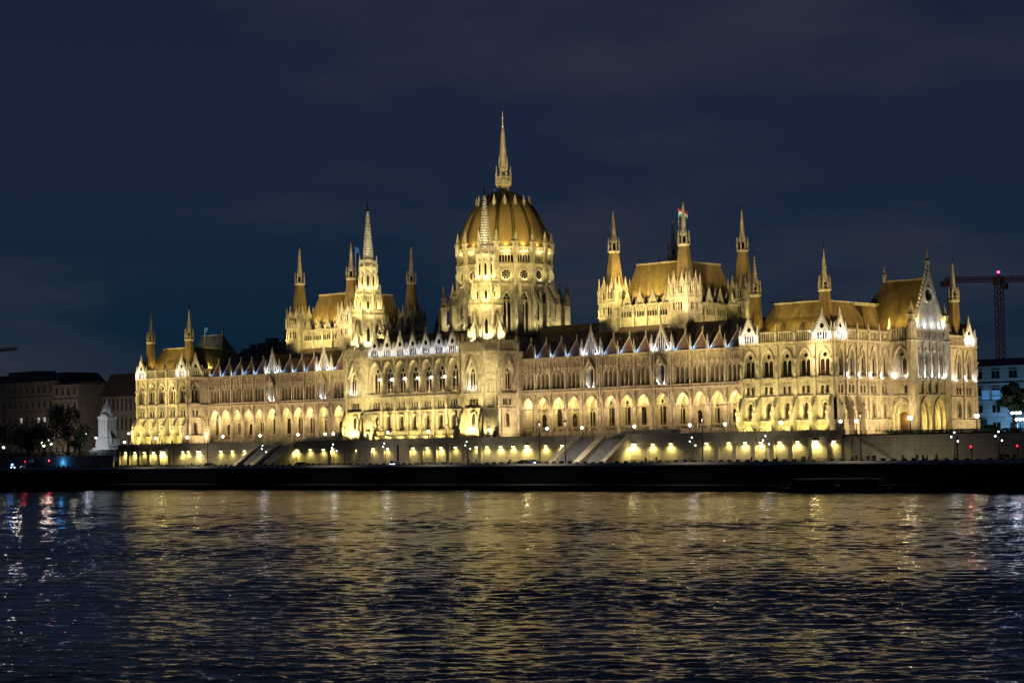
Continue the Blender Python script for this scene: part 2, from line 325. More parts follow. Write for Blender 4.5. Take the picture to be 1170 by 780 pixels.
# --- window prototypes in local coordinates (u = +x, outward = -y)
def gl(mb, uc, hw, z0, zs, za, d=0, m_='glass'):
    mb.m(m_); mb.uz([(uc-hw, z0), (uc+hw, z0)]+[(uc+x, zs+z) for x, z in arch(hw, za-zs)][::-1], d-.06, d)
def disc(mb, uc, z, r, d0, d1, n=12): mb.uz([(uc+r*math.cos(2*math.pi*i/n), z+r*math.sin(2*math.pi*i/n)) for i in range(n)], d0, d1)
def ring(mb, uc, z, r, t, d0, d1, n=14, F=F0):
    for i in range(n):
        a0, a1 = 2*math.pi*i/n, 2*math.pi*(i+1)/n
        mb.uz([(uc+k*math.cos(a), z+k*math.sin(a)) for k, a in ((r, a0), (r, a1), (r+t, a1), (r+t, a0))], d0, d1, F)
def win_big(hw=1.5, z1=6.4, zs=4.0):            # two lancets under a round light, in a stone tympanum
    w = MB().m('stone'); w.uz([(-hw-.05, -.05), (hw+.05, -.05)]+[(x*1.03, zs+z) for x, z in arch(hw, z1-zs)][::-1], -.3, -.08)
    for s in (-1, 1):
        gl(w, s*hw*.47, hw*.42, .15, zs-.75, zs-.05); w.m('carve'); w.hood(F0, s*hw*.47, hw*.38, zs-.75, zs-.05, .09, .1, 0, zs-.9)
        w.m('wood'); w.box(s*hw*.47-hw*.36, s*hw*.47+hw*.36, 0, .03, .15, 1.3); w.box(s*hw*.47-.03, s*hw*.47+.03, 0, .04, 1.3, zs-.75)
    w.m('glass'); disc(w, 0, zs+.62*(z1-zs)*.62, hw*.37, -.05, .01); w.m('carve'); ring(w, 0, zs+.62*(z1-zs)*.62, hw*.37, .12, -.06, .12)
    w.box(-.1, .1, -.05, .14, .1, zs-.4); w.box(-hw, hw, -.05, .16, -.05, .12)
    return w
def win_low(hw=.8, zs=2.7, z1=3.9):
    w = MB(); gl(w, 0, hw, 0, zs, z1); w.m('wood').box(-.05, .05, 0, .06, 0, zs+.5); w.box(-hw, hw, 0, .05, zs-.05, zs+.05); w.m('carve'); w.box(-hw, hw, 0, .1, -.05, .12)
    w.m('wood'); w.box(-hw, hw, 0, .03, .1, .9); return w
def win_sq(hw=.45, h=1.7):
    w = MB().m('glass'); w.box(-hw, hw, -.06, 0, 0, h); w.m('carve'); w.box(-.04, .04, 0, .05, 0, h); return w
def win_tri():
    w = MB()
    for k in (-1, 0, 1):
        gl(w, k*1.5, .56, 0, 3.7, 4.6); w.m('wood').box(k*1.5-.54, k*1.5+.54, 0, .04, 0, 1.35); w.box(k*1.5-.54, k*1.5+.54, 0, .05, 3.0, 3.1)
    return w
def proto(mb, name): o = mb.build(name); C.objects.unlink(o); return o
PW = {'big': proto(win_big(), 'window'), 'tri': proto(win_tri(), 'window'), 'low': proto(win_low(), 'window'), 'cen': proto(win_big(1.15, 7.0, 5.0), 'window'),
      'lan': proto(win_low(.95, 3.9, 5.3), 'window'), 'sq': proto(win_sq(), 'small_window'), 'nar': proto(win_big(1.12, 6.2, 4.4), 'window'), 'tiny': proto(win_sq(.25, .75), 'small_window'),
      'dm': proto(win_low(.9, 9.0, 11.2), 'window'), 'pair': proto(win_big(1.4, 7.6, 5.6), 'window')}
cnt = {'window': 0, 'small_window': 0}; spare = {}
def win(kind, F, u, d, z):
    pr = PW[kind]; nm = pr.name.split('.')[0]
    if cnt[nm] >= 99: spare.setdefault(nm, []).append((pr, F, u, d, z)); return
    cnt[nm] += 1; q = F.P(u, d, z); inst(pr, P, (q[0], q[1], z-G), R(F.ang))
def pilaster(mb, F, u, z0, z1, w=.55, pr=.45, d=0, cap=True, ph=2.6):
    mb.box(u-w/2, u+w/2, d-.02, d+pr, z0, z1, F); mb.box(u-w*.7, u+w*.7, d-.02, d+pr+.15, z0+(z1-z0)*.62, z0+(z1-z0)*.62+.3, F)
    if cap: q = F.P(u, d+pr/2, 0); mb.pin(q[0], q[1], z1, ph, w*.95)
# --- wings
for s in (1, -1):
    F = Fr(0, 0, 0); a, c = (CW, E0) if s > 0 else (-E0, -CW)
    b = MB().m('stone'); cv = MB().m('carve')
    for (xc, w, t) in bays:
        xc = xc*s; u0, u1 = xc-w/2, xc+w/2
        hw = 2.02 if t == 'b' else 2.2
        d0 = 0 if t == 'b' else .35
        b.apanel(F, u0, u1, G-.1, 24.5, xc, hw, 14.3, 20.2, 23.3, 1.5+d0, d0)
        cv.hood(F, xc, hw, 20.2, 23.3, .32, .28, d0); cv.box(xc-hw, xc+hw, d0-.7, d0-.45, 20.05, 20.3, F)
        for k in (-1, 1): cv.box(xc+k*(hw+.28)-.26, xc+k*(hw+.28)+.26, d0-.02, d0+.3, G, 20.1, F); cv.box(xc+k*(hw+.28)-.38, xc+k*(hw+.28)+.38, d0-.02, d0+.42, 20.1, 20.6, F)
        n = 7
        for i in range(n+1): u = xc-hw+2*hw*i/n; cv.box(u-.08, u+.08, d0-.5, d0-.35, 14.3, 15.2, F)
        cv.box(xc-hw, xc+hw, d0-.55, d0-.3, 15.2, 15.4, F)
        disc_z = 22.4
        if t == 'b':
            b.row(F, u0, u1, 24.5, 33.1, [(xc+k*1.5, .56, 25.6, 29.3, 30.2) for k in (-1, 0, 1)], 1.3)
            win('tri', F, xc, -1.26, 25.6)
            for k in (-1, 0, 1):
                cv.hood(F, xc+k*1.5, .5, 29.3, 30.2, .16, .22); cv.uz([(xc+k*1.5-.62, 30.6), (xc+k*1.5+.62, 30.6), (xc+k*1.5, 31.9)], 0, .22, F); cv.box(xc+k*1.5-.1, xc+k*1.5+.1, 0, .25, 31.6, 32.7, F)
            for k in (-1.5, -.5, .5, 1.5): cv.box(xc+k*1.5-.11, xc+k*1.5+.11, 0, .28, 25.4, 29.4, F); cv.box(xc+k*1.5-.2, xc+k*1.5+.2, 0, .34, 29.2, 29.6, F); cv.pin(xc+k*1.5, -.15, 30.2, 2.1, .24)
        else:
            b.row(F, u0, u1, 24.5, 33.1, [(xc, 1.15, 25.6, 29.6, 31.0)], 1.1, d0); win('lan', F, xc, d0-1.05, 25.6)
            b.face([F.P(u0, d0, 24.5), F.P(u0, 0, 24.5), F.P(u0, 0, 33.1), F.P(u0, d0, 33.1)]); b.face([F.P(u1, d0, 24.5), F.P(u1, 0, 24.5), F.P(u1, 0, 33.1), F.P(u1, d0, 33.1)])
            cv.hood(F, xc, 1.15, 29.6, 31.0, .3, .6, d0, 3.6)
            cv.uz([(xc-1.9, 30.2), (xc-1.45, 30.2), (xc, 32.4), (xc+1.45, 30.2), (xc+1.9, 30.2), (xc, 33.2)], d0, d0+1.1, F)
            for k in (-1, 1):
                for kk in (2.35, 3.1): cv.box(xc+k*kk-.22, xc+k*kk+.22, d0-.02, d0+.5, 13, 34, F)
                cv.box(xc+k*2.72-.18, xc+k*2.72+.18, d0, d0+.35, 27, 29, F)
        b.box(u0, u1, -1.4, d0, 33.1, 33.2, F)
        cv.dent(F, u0, u1, 33.1, d0, .62, .45, .5); cv.box(u0, u1, -.3, d0+.6, 33.6, 34.0, F)
        cv.box(u0, u1, d0-.02, d0+.75, 24.3, 24.6, F); cv.balus(F, u0, u1, 24.6, 25.45, d0+.72, .5, .16)
    edges = sorted(set([round(xc*s-w/2, 3) for xc, w, t in bays]+[round(xc*s+w/2, 3) for xc, w, t in bays]))
    for e in edges: pilaster(cv, F, e, G, 24.3, .7, .5, 0, False); pilaster(cv, F, e, 24.6, 34.6, .5, .55, 0, True, 3.0); cv.box(e-.3, e+.3, .4, .9, 21.6, 23.6, F)
    b.box(a, c, 0.0, .25, G-.1, 12.9, Fr(0, -.01, 0))
    b.face([F.P(a, -5, 13.9), F.P(c, -5, 13.9), F.P(c, 0, 13.9), F.P(a, 0, 13.9)])
    o = part(b, 'river_wing'); part(cv, 'arcade_tracery')
    b = MB().m('stone'); b.box(a, c, -4.0, -3.5, G, 24.3, F); b.box(a, c, -3.5, -1.52, 24.0, 24.4, F); b.m('wood'); b.box(a, c, -3.5, -3.35, 13.9, 15.0, F); b.m('carve')
    for xc, w, t in bays: xx = xc*s-.3; b.box(xx-.35, xx+.35, -3.5, -3.2, G, 24, F); b.box(xx-.3, xx+.3, -3.5, -1.52, 23.4, 24, F)
    b.box(a, c, -3.5, -3.3, 20.1, 20.35, F)
    part(b, 'loggia_wall')
    for i, (xc, w, t) in enumerate(bays):
        k = i if s > 0 else i
        win('pair' if k in (0, 5, 6, 8, 13) else 'nar' if k in (4, 9, 11) else 'lan' if k in (7, 2) else 'low', F, xc*s-3.0, -3.43, 15.05)
        lamp(xc*s, 2.2, 21.6, 300*random.uniform(.6, 1.3), YEL if k % 5 else (1, .72, .36), .3)
    # roof
    b = MB().m('darkroof'); b.dz([(-.6, 33.9), (-9, 41.5), (-11, 41.5), (-19, 34)], a, c, F); b.box(a, c, -19, -5.6, G, 33.9, F); part(b, 'wing_roof')
    # dormers and gables
    for xc, w, t in bays:
        xc *= s
        if t == 'b':
            b = MB().m('redroof'); h = 4.5; y0 = .15
            b.idx([(xc-2.35, y0, 34.0), (xc+2.35, y0, 34.0), (xc, y0+1.3, 34+h), (xc, y0+7, 34+h), (xc-2.35, y0+7, 34), (xc+2.35, y0+7, 34)], [(0, 1, 2), (1, 5, 3, 2), (0, 2, 3, 4)])
            b.m('carve'); b.box(xc-.12, xc+.12, -y0-1.5, -y0-1.1, 34+h-.2, 34+h+1.2)
            for k in (-1, 1):
                b.idx([(xc+k*2.5, y0-.12, 34), (xc+k*2.2, y0-.12, 34), (xc, y0+1.2, 34+h-.5), (xc, y0+1.2, 34+h+.2)], [(0, 1, 2, 3)])
            part(b, 'dormer')
            b = MB().m('bglow'); b.box(xc-2.5-.15, xc-2.5+.15, .25, .5, 34.02, 34.3, F); part(b, 'floodlight')
            wl(xc-2.1, -.45, 34.5, 26, BLUE)
        else:
            g = MB().m('pale'); d0 = .35
            A = [(xc-2.9, 34.02), (xc+2.9, 34.02), (xc, 40.2)]; 
            g.uz(A, d0-.55, d0-.3, F)
            g.uz([(xc-2.9, 34.02), (xc-2.45, 34.02), (xc, 39.3), (xc+2.45, 34.02), (xc+2.9, 34.02), (xc, 40.7)], d0-.3, d0+.15, F)
            for k in range(9):
                tt = (k+.5)/9
                for q in (-1, 1): g.uz([(xc+q*2.9*(1-tt)-.12, 34+6.5*tt), (xc+q*2.9*(1-tt)+q*.32, 34+6.5*tt+.45), (xc+q*2.9*(1-tt)+.12, 34+6.5*tt+.1)], d0-.2, d0+.1, F)
            g.m('glass')
            for k in (-1.35, -.68, 0, .68, 1.35): hh = 34.5+(2.45-abs(k))*1.55; gl(g, xc+k, .22, 34.5, hh, hh+.5, d0-.2)
            g.m('pale')
            for k in (-1.02, -.34, .34, 1.02): g.box(xc+k-.09, xc+k+.09, d0-.3, d0+.05, 34.1, 34.3+(2.5-abs(k))*1.9, F)
            g.pin(xc, -.3, 40.3, 2.0, .3); g.pin(xc-3.2, -.3, 34, 4.6, .55); g.pin(xc+3.2, -.3, 34, 4.6, .55)
            g.m('darkroof'); g.idx([(xc-2.8, .3, 34), (xc+2.8, .3, 34), (xc, .3, 39.9), (xc-2.8, 8, 34), (xc+2.8, 8, 34), (xc, 8, 39.9)], [(0, 2, 5, 3), (1, 4, 5, 2)])
            part(g, 'gable', label='white lit triangular gable with tall tracery')
            for q in (-1, 1):
                wl(xc+q*2.2, -1.5, 34.7, 52, WHITE); wl(xc+q*.9, -1.15, 26.3, 45, WHITE)
                b = MB().m('wglow'); b.box(xc+q*2.2-.16, xc+q*2.2+.16, .95, 1.15, 34.05, 34.3, F); b.box(xc+q*.8-.12, xc+q*.8+.12, .5, .7, 25.62, 25.85, F); part(b, 'floodlight')
# --- pavilions
def buttress(F, u, z1=20.8, d1=2.4, w=.95, base=G, d=0):
    b = MB().m('stone')
    b.dz([(d, base-.1), (d+d1+.35, base-.1), (d+d1+.35, base+1), (d+d1, base+1.3), (d+d1, z1-3.6), (d+.35, z1), (d, z1)], u-w/2, u+w/2, F)
    b.m('carve'); b.dz([(d+d1+.18, z1-3.9), (d+d1+.18, z1-3.4), (d+.5, z1+.3), (d+.1, z1+.3)], u-w/2-.12, u+w/2+.12, F)
    q = F.P(u, d+d1-.45, 0); b.pin(q[0], q[1], z1-3.3, 2.6, .7); b.box(u-.3, u+.3, d+d1, d+d1+.3, z1-5.2, z1-4, F)
    part(b, 'buttress')
def facade(F, u0, u1, cs, bw, big=True, butt=(), wk='big', hoodm='carve', d=0, ends=True, lowd=.9):
    b = MB().m('stone'); cv = MB().m('carve')
    hw = 1.55 if wk == 'big' else 1.05
    # podium
    b.box(u0, u1, -.5, lowd, G-.1, 15.3, F); cv.box(u0, u1, lowd-.02, lowd+.15, 14.0, 14.15, F); cv.box(u0, u1, -.1, lowd+.1, 15.3, 15.5, F)
    b.row(F, u0, u1, 15.4, 21.0, [(c, .82, 15.9, 18.7, 19.8) for c in cs], .55)
    b.row(F, u0, u1, 21.0, 24.7, [(c+k*.7, .47, 21.7, 23.45, 23.5) for c in cs for k in (-1, 1)], .4)
    b.row(F, u0, u1, 24.7, 33.2, [(c, hw, 25.7, 29.7, 32.1) for c in cs], .6)
    for c in cs:
        win('low', F, c, -.5, 15.9)
        for k in (-1, 1): win('sq', F, c+k*.7, -.36, 21.75)
        win(wk, F, c, -.42, 25.7)
        cv.hood(F, c, .82, 18.7, 19.8, .2, .2, 0, 2.6); cv.hood(F, c, hw, 29.7, 32.1, .3, .32); cv.box(c-hw-.2, c+hw+.2, 0, .5, 25.2, 25.6, F)
        for k in (-1, 1):
            cv.box(c+k*(hw+.15)-.14, c+k*(hw+.15)+.14, 0, .26, 25.7, 29.6, F); cv.box(c+k*(hw+.15)-.24, c+k*(hw+.15)+.24, 0, .36, 29.5, 29.85, F)
            win('tiny', F, c+k*.6, lowd+.03, 12.5)
        cv.box(c-1.2, c+1.2, 0, .18, 23.65, 23.85, F)
        for k in range(5): cv.uz([(c-2+k*.9-.0, 24.0), (c-2+k*.9+.5, 24.0), (c-2+k*.9+.25, 24.5)], 0, .15, F)
    for z, pr_, h in ((20.9, .35, .3), (24.75, .4, .3), (33.6, .65, .4)): cv.box(u0-.05, u1+.05, -.3, pr_, z, z+h, F)
    cv.dent(F, u0, u1, 33.1, 0, .6, .45, .5); cv.balus(F, u0, u1, 24.95, 25.0+.25, .35, .5, .14)
    cv.balus(F, u0, u1, 34.0, 36.4, .35, .62, .24, .35)
    es = [u0+.4]+[(a+c)/2 for a, c in zip(cs, cs[1:])]+[u1-.4]
    for i, e in enumerate(es):
        pilaster(cv, F, e, G, 33.2, .75, .5, 0, False); q = F.P(e, .3, 0); cv.pin(q[0], q[1], 34, 4.4, .6)
        cv.box(e-.28, e+.28, .5, .8, 26.5, 28.3, F); cv.box(e-.34, e+.34, .5, .95, 29.6, 30.0, F)
    part(b, 'pavilion_wall'); part(cv, 'pavilion_tracery')
    for u in butt: buttress(F, u)
def wgable(F, uc, hw=2.25, z0=34.0, za=39.7, d=.3, k=1.0):
    g = MB().m('pale'); n = 8
    g.uz([(uc-hw, z0+.02), (uc+hw, z0+.02), (uc+hw, z0+1.4), (uc, za), (uc-hw, z0+1.4)], d-.5, d, F)
    g.uz([(uc-hw-.3, z0+1.1), (uc-hw+.1, z0+1.1), (uc, za-.55), (uc+hw-.1, z0+1.1), (uc+hw+.3, z0+1.1), (uc, za+.4)], d, d+.35, F)
    for i in range(n):
        t = (i+.5)/n
        for q in (-1, 1): uu = uc+q*(hw+.2)*(1-t); zz = z0+1.3+(za-z0-1)*t; g.uz([(uu-.12, zz-.1), (uu+q*.36, zz+.42), (uu+.14, zz+.1)], d+.05, d+.3, F)
    for q in (-1, 1): pp = F.P(uc+q*(hw+.35), d, 0); g.pin(pp[0], pp[1], z0, 4.0, .55)
    pp = F.P(uc, d, 0); g.pin(pp[0], pp[1], za, 2.0, .35)
    g.m('glass'); g.uz([(uc+.62*k*math.cos(math.pi*i/4), z0+3.25+.62*k*math.sin(math.pi*i/4)) for i in range(8)], d, d+.03, F)
    for i in (-1.5, -.5, .5, 1.5): g.m('glass'); g.uz([(uc+i*.72-.22, z0+.2), (uc+i*.72+.22, z0+.2), (uc+i*.72+.22, z0+1.55), (uc+i*.72, z0+1.9), (uc+i*.72-.22, z0+1.55)], d, d+.03, F)
    g.m('pale'); ring(g, uc, z0+3.25, .62*k, .14, d, d+.15, 8, F)
    for i in (-2, -1, 0, 1, 2): g.box(uc+i*.72-.1, uc+i*.72+.1, d, d+.16, z0, z0+1.9, F)
    q1, q2 = F.P(uc, d-.4, 0), F.P(uc, d-4.5, 0); L_ = [F.P(uc+a_, dd, zz) for a_, dd, zz in ((-hw, d-.5, z0+1.2), (hw, d-.5, z0+1.2), (0, d-.5, za-.1), (-hw, d-5, z0+1.2), (hw, d-5, z0+1.2), (0, d-5, za-.1))]
    g.m('darkroof'); g.idx(L_, [(0, 2, 5, 3), (1, 4, 5, 2)])
    part(g, 'gable', label='small white lit gable with round opening')
def turret_spire(x, y, z0=35.0, hb=1.95, ht=1.18, z1=45.9, zl=49.4, zt=55.4, m1='roof', s=1.0, lab=None):
    b = MB().m(m1); b.lathe(x, y, [(hb, z0), (hb*.95, z0+.6), (ht*1.02, z1-.6)], 8); b.m('stone'); b.lathe(x, y, [(ht*1.02, z1-.6), (ht*1.25, z1-.2), (ht*1.25, z1+.1), (ht*.8, z1+.15)], 8)
    o = part(b, 'corner_turret')
    l = MB().m('carve'); h = zl-z1
    for i in range(8):
        a = math.pi/8+i*math.pi/4; l.pin(x+ht*1.12*math.cos(a), y+ht*1.12*math.sin(a), z1, h*.95, .3*s)
        l.box(-.08, .08, -ht*1.06-.05, -ht*1.06+.05, z1, z1+.9, Fr(x, y, i*45+22)) if 0 else None
    l.lathe(x, y, [(ht*.52, z1), (ht*.52, z1+h*.55), (ht*.8, z1+h*.6), (ht*.62, z1+h*.75), (ht*.42, zl)], 8)
    l.lathe(x, y, [(ht*1.12, z1+.75), (ht*1.12, z1+.92), (ht*.98, z1+.92), (ht*.98, z1+.75)], 8)
    l.m('glass')
    l.lathe(x, y, [(ht*.55, z1+.5), (ht*.55, z1+h*.5)], 8)
    ln = l.build('lantern', o)
    p = MB().m('carve'); p.lathe(x, y, [(ht*.42, zl-h*.12), (.05, zt)], 8)
    n = int((zt-zl)/.7)
    for i in range(n):
        t = i/n; rr = ht*.42*(1-t)+.05; z = zl+(zt-zl)*t
        for j in range(4): a = j*math.pi/2+math.pi/4; p.idx([(x+rr*math.cos(a), y+rr*math.sin(a), z-.12), (x+(rr+.3*(1-t*.6))*math.cos(a), y+(rr+.3*(1-t*.6))*math.sin(a), z+.22), (x+rr*math.cos(a), y+rr*math.sin(a), z+.2)], [(0, 1, 2)])
    p.m('iron'); p.box(x-.05, x+.05, -y-.05, -y+.05, zt-.2, zt+1.6); p.build('spire', o)
    return o
for s in (1, -1):
    a, c = (E0, E1) if s > 0 else (-E1, -E0); w = (c-a)/5; F = Fr(0, -8.6, 0)
    cs = [a+w*(i+.5) for i in range(5)]
    facade(F, a, c, cs, w, butt=[a+w*i+(.5 if i == 0 else -.5 if i == 5 else 0) for i in range(6)])
    wgable(F, cs[0]+.2); wgable(F, cs[4]-.2)
    # flank towards the centre and the outer end
    if s < 0:
        F1 = Fr(E0*s, 0, 90); facade(F1, -8.6, 0, [-5.9], 5, butt=[-2.9]); wgable(F1, -5.9)
        b = MB().m('stone'); b.box(-a*0-54.8, 8.6, -.5, 0, G, 34, Fr(a, 0, -90)); part(b, 'pavilion_wall')
    else:
        b = MB().m('stone'); b.box(0, 8.6, -.5, 0, G, 34, Fr(a, 0, -90)); part(b, 'pavilion_wall')
    b = MB().m('stone'); b.box(a+1.2, c-1.2, -63.3, -1.6, G, 33.9, F); part(b, 'pavilion_core')
    # mansard roofs
    b = MB().m('roof'); y0, y1 = -6.8, 14
    x0, x1 = a+1.8, c-1.8
    def hip(b, x0, x1, y0, y1, z0, z1, ins): b.loop([[(x0, y0, z0), (x1, y0, z0), (x1, y1, z0), (x0, y1, z0)], [(x0+ins, y0+ins, z1), (x1-ins, y0+ins, z1), (x1-ins, y1-ins, z1), (x0+ins, y1-ins, z1)]])
    xa, xb = (x0, x1)
    hip(b, xa, xb, y0, 13, 34.2, 43.4, 4.2); hip(b, *((c-15, c-1.6) if s > 0 else (a+1.6, a+15)), 8, 26, 34.2, 43.0, 4.0)
    b.m('stone'); b.box(xa+4, xb-4, -8.8, 2.8, 43.4, 43.75); b.box(*((c-11.2, c-5.4) if s > 0 else (a+5.4, a+11.2)), -22, -8.8, 43.0, 43.72)
    part(b, 'pavilion_roof')
    if s > 0:
        b = MB().m('iron')
        for i in range(30): u = 112+i*.7; b.box(u-.04, u+.04, 2.6, 2.7, 43.75, 44.5)
        b.box(112, 132.5, 2.6, 2.7, 44.4, 44.5); part(b, 'roof_cresting')
    # small roof dormers + white vent posts
    b = MB().m('darkroof')
    for i in range(4):
        u = a+5+i*5.3; b.idx([(u-.6, -5.6, 37.4), (u+.6, -5.6, 37.4), (u, -5.3, 38.6), (u, -3, 38.6), (u-.6, -3, 37.4), (u+.6, -3, 37.4)], [(0, 1, 2), (0, 2, 3, 4), (1, 5, 3, 2)])
    part(b, 'roof_dormer')
    # transverse roof
    b = MB().m('roof'); xo = (E1+6.0)*s; xi = (E1-13)*s; xr_ = (E1-5.5)*s
    b.idx([(xo, 14.9, 35), (xo, 29.5, 35), (xi, 29.5, 35), (xi, 14.9, 35), (xo, 22.2, 49.2), (xr_, 22.2, 49.2)], [(3, 0, 4, 5), (0, 1, 4), (1, 2, 5, 4), (2, 3, 5)])
    b.m('stone'); b.box(min(xo, xr_), max(xo, xr_), -22.4, -22.0, 49.0, 49.4)
    b.pin(xr_, 22.2, 49, 4.0, .6)
    part(b, 'gable_roof')
    b = MB().m('roof'); hip(b, *((c-15, c-1.6) if s > 0 else (a+1.6, a+15)), 41, 53.5, 34.2, 43.0, 4.0); part(b, 'pavilion_roof')
    for (x, y) in ((110.05, -6), (130.06, -6), (130.4, 51)): turret_spire(x*s, y)
# end facade facing the camera
FE = Fr(E1, 0, 90)
cs = [-6.2, -1.6, 3.2, 7.8, 12.6]
facade(FE, -8.6, 15.2, cs, 4.7, wk='nar', butt=(-8.1, -3.9, .8))
facade(FE, 40.2, 54.8, [46.4, 51.2], 4.8, wk='nar', butt=())
wgable(FE, -6.3, 2.0); wgable(FE, 51.3, 2.0)
FS = Fr(0, 14.8, 0); FE2 = Fr(E1+4.4, -10.4, 90)
b = MB().m('stone'); cv = MB().m('carve')
b.row(FS, 134.05, 140.6, G-.1, 21.0, [(137.3, 2.3, G-.05, 16.6, 20.0)], 2.2); b.row(FS, 134.05, 140.6, 21, 24.7, [(136.1, .6, 21.7, 23.4, 23.45), (138.5, .6, 21.7, 23.4, 23.45)], .4); b.row(FS, 134.05, 140.6, 24.7, 33.2, [(137.3, 1.9, 25.9, 29.4, 32.6)], .6)
cv.hood(FS, 137.3, 2.3, 16.6, 20.0, .45, .5, 0, 4.6); cv.hood(FS, 137.3, 1.9, 29.4, 32.6, .35, .35); cv.hood(FS, 137.3, 1.7, 16.6, 19.2, .3, .3, -.8, 4.6)
for z, pr_, h in ((20.9, .35, .3), (24.75, .4, .3), (33.6, .65, .4)): cv.box(134.05, 140.6, -.3, pr_, z, z+h, FS)
cv.dent(FS, 134.05, 140.6, 33.1); cv.balus(FS, 134.05, 140.6, 34.0, 37.0, .35, .7, .28, .35)
for k in (134.5, 140.1): pilaster(cv, FS, k, G, 34, .8, .7, 0, True, 6)
win('big', FS, 137.3, -.42, 26.0); win('sq', FS, 136.1, -.36, 21.75); win('sq', FS, 138.5, -.36, 21.75)
b.m('wood').box(135.4, 139.2, -2.25, -2.15, G, 17, FS)
# portico block
d = 2.2
b.m('stone'); b.row(FE2, 25.2, 40, G-.1, 21.2, [(30.0, 2.3, G-.05, 16.6, 20.3), (36.2, 2.3, G-.05, 16.6, 20.3)], 3.0, d)
b.row(FE2, 25.2, 40, 21.2, 24.9, [(u, .65, 21.9, 23.4, 24.1) for u in (29.2, 32.4, 35.6)], .7, d)
b.row(FE2, 25.2, 40, 24.9, 33.4, [(u, 1.15, 25.6, 30.4, 31.9) for u in (27.8, 31.0, 34.2, 37.4)], 1.6, d)
b.box(39.9, 40, -4.4, d, G, 37, FE2); b.box(27.5, 40, -4.4, -.85, G, 34, FE2); b.box(25.3, 27.5, -4.4, -1.5, 21.2, 36, FE2); b.box(25.2, 40, d-.6, d, 33.4, 36.9, FE2)
b.uz([(26, 36.9), (39.2, 36.9), (32.6, 50.6)], d-1.1, d-.3, FE2)
cv.uz([(25.4, 36.9), (26.5, 36.9), (32.6, 49.4), (38.7, 36.9), (39.8, 36.9), (32.6, 51.9)], d-.3, d+.35, FE2)
for i in range(16):
    t = (i+.5)/16
    for q in (-1, 1): uu = 32.6+q*7.1*(1-t); zz = 37+14.8*t; cv.uz([(uu-.15, zz-.15), (uu+q*.6, zz+.6), (uu+.15, zz+.15)], d-.1, d+.3, FE2)
for u in (25.2, 40.0): cv.lathe(*FE2.P(u, d-.2, 0)[:2], [(1.25, G), (1.25, 34), (1.4, 34.2), (1.0, 34.5), (1.0, 38.6)], 8); cv.pin(*FE2.P(u, d-.2, 0)[:2], 37.6, 6.0, 1.4)
cv.pin(*FE2.P(32.6, d, 0)[:2], 50.6, 6.2, .8)
for u in (29.4, 32.6, 35.8): cv.box(u-.16, u+.16, d-.3, d+.25, 33.4, 44-abs(u-32.6)*.9, FE2)
for u in (26.2, 29.4, 32.6, 35.8, 39): pilaster(cv, FE2, u, 21.2, 34.2, .45, .45, d, True, 3)
for u in (30.0, 36.2): cv.hood(FE2, u, 2.3, 16.6, 20.3, .4, .45, d, 4.6); cv.hood(FE2, u, 1.8, 16.6, 19.6, .25, .3, d-1, 4.6)
for u in (27.8, 31.0, 34.2, 37.4): cv.hood(FE2, u, 1.15, 30.4, 31.9, .2, .3, d)
cv.balus(FE2, 25.4, 39.8, 34.6, 36.8, d+.3, .7, .25, .3)
for z, h in ((21.0, .35), (24.7, .3), (33.9, .5), (36.6, .3)): cv.box(25.1, 40.1, d-.1, d+.45, z, z+h, FE2)
b.m('glass')
for u in (29.2, 32.4, 35.6): b.box(u-.65, u+.65, d-.75, d-.7, 21.9, 24.1, FE2)
for k in range(12): a_ = k*math.pi/6; b.uz([(32.6, 45.2), (32.6+1.5*math.cos(a_), 45.2+1.5*math.sin(a_)), (32.6+1.5*math.cos(a_+.35), 45.2+1.5*math.sin(a_+.35))], d-.3, d-.22, FE2)
cv.m('pale'); ring(cv, 32.6, 45.2, 1.55, .35, d-.3, d+.15, 18, FE2)
part(b, 'end_gable_front'); part(cv, 'end_gable_tracery', label='tall pointed gable with rose and crockets over the end entrance')
for u in (27.8, 31.0, 34.2, 37.4):      # statues in the upper niches
    x, y, _ = FE2.P(u, d-.7, 0); b = MB().m('pale'); b.lathe(x, y, [(.5, 25.6), (.5, 26.2), (.35, 26.3), (.42, 27.4), (.45, 28.3), (.3, 28.7), (.12, 28.85), (.2, 29.05), (.2, 29.3), (.05, 29.5)], 8)
    part(b, 'statue')
b = MB().m('stone'); b.box(29.6, 40.3, -.5, 0, G, 34, FE); part(b, 'pavilion_wall')
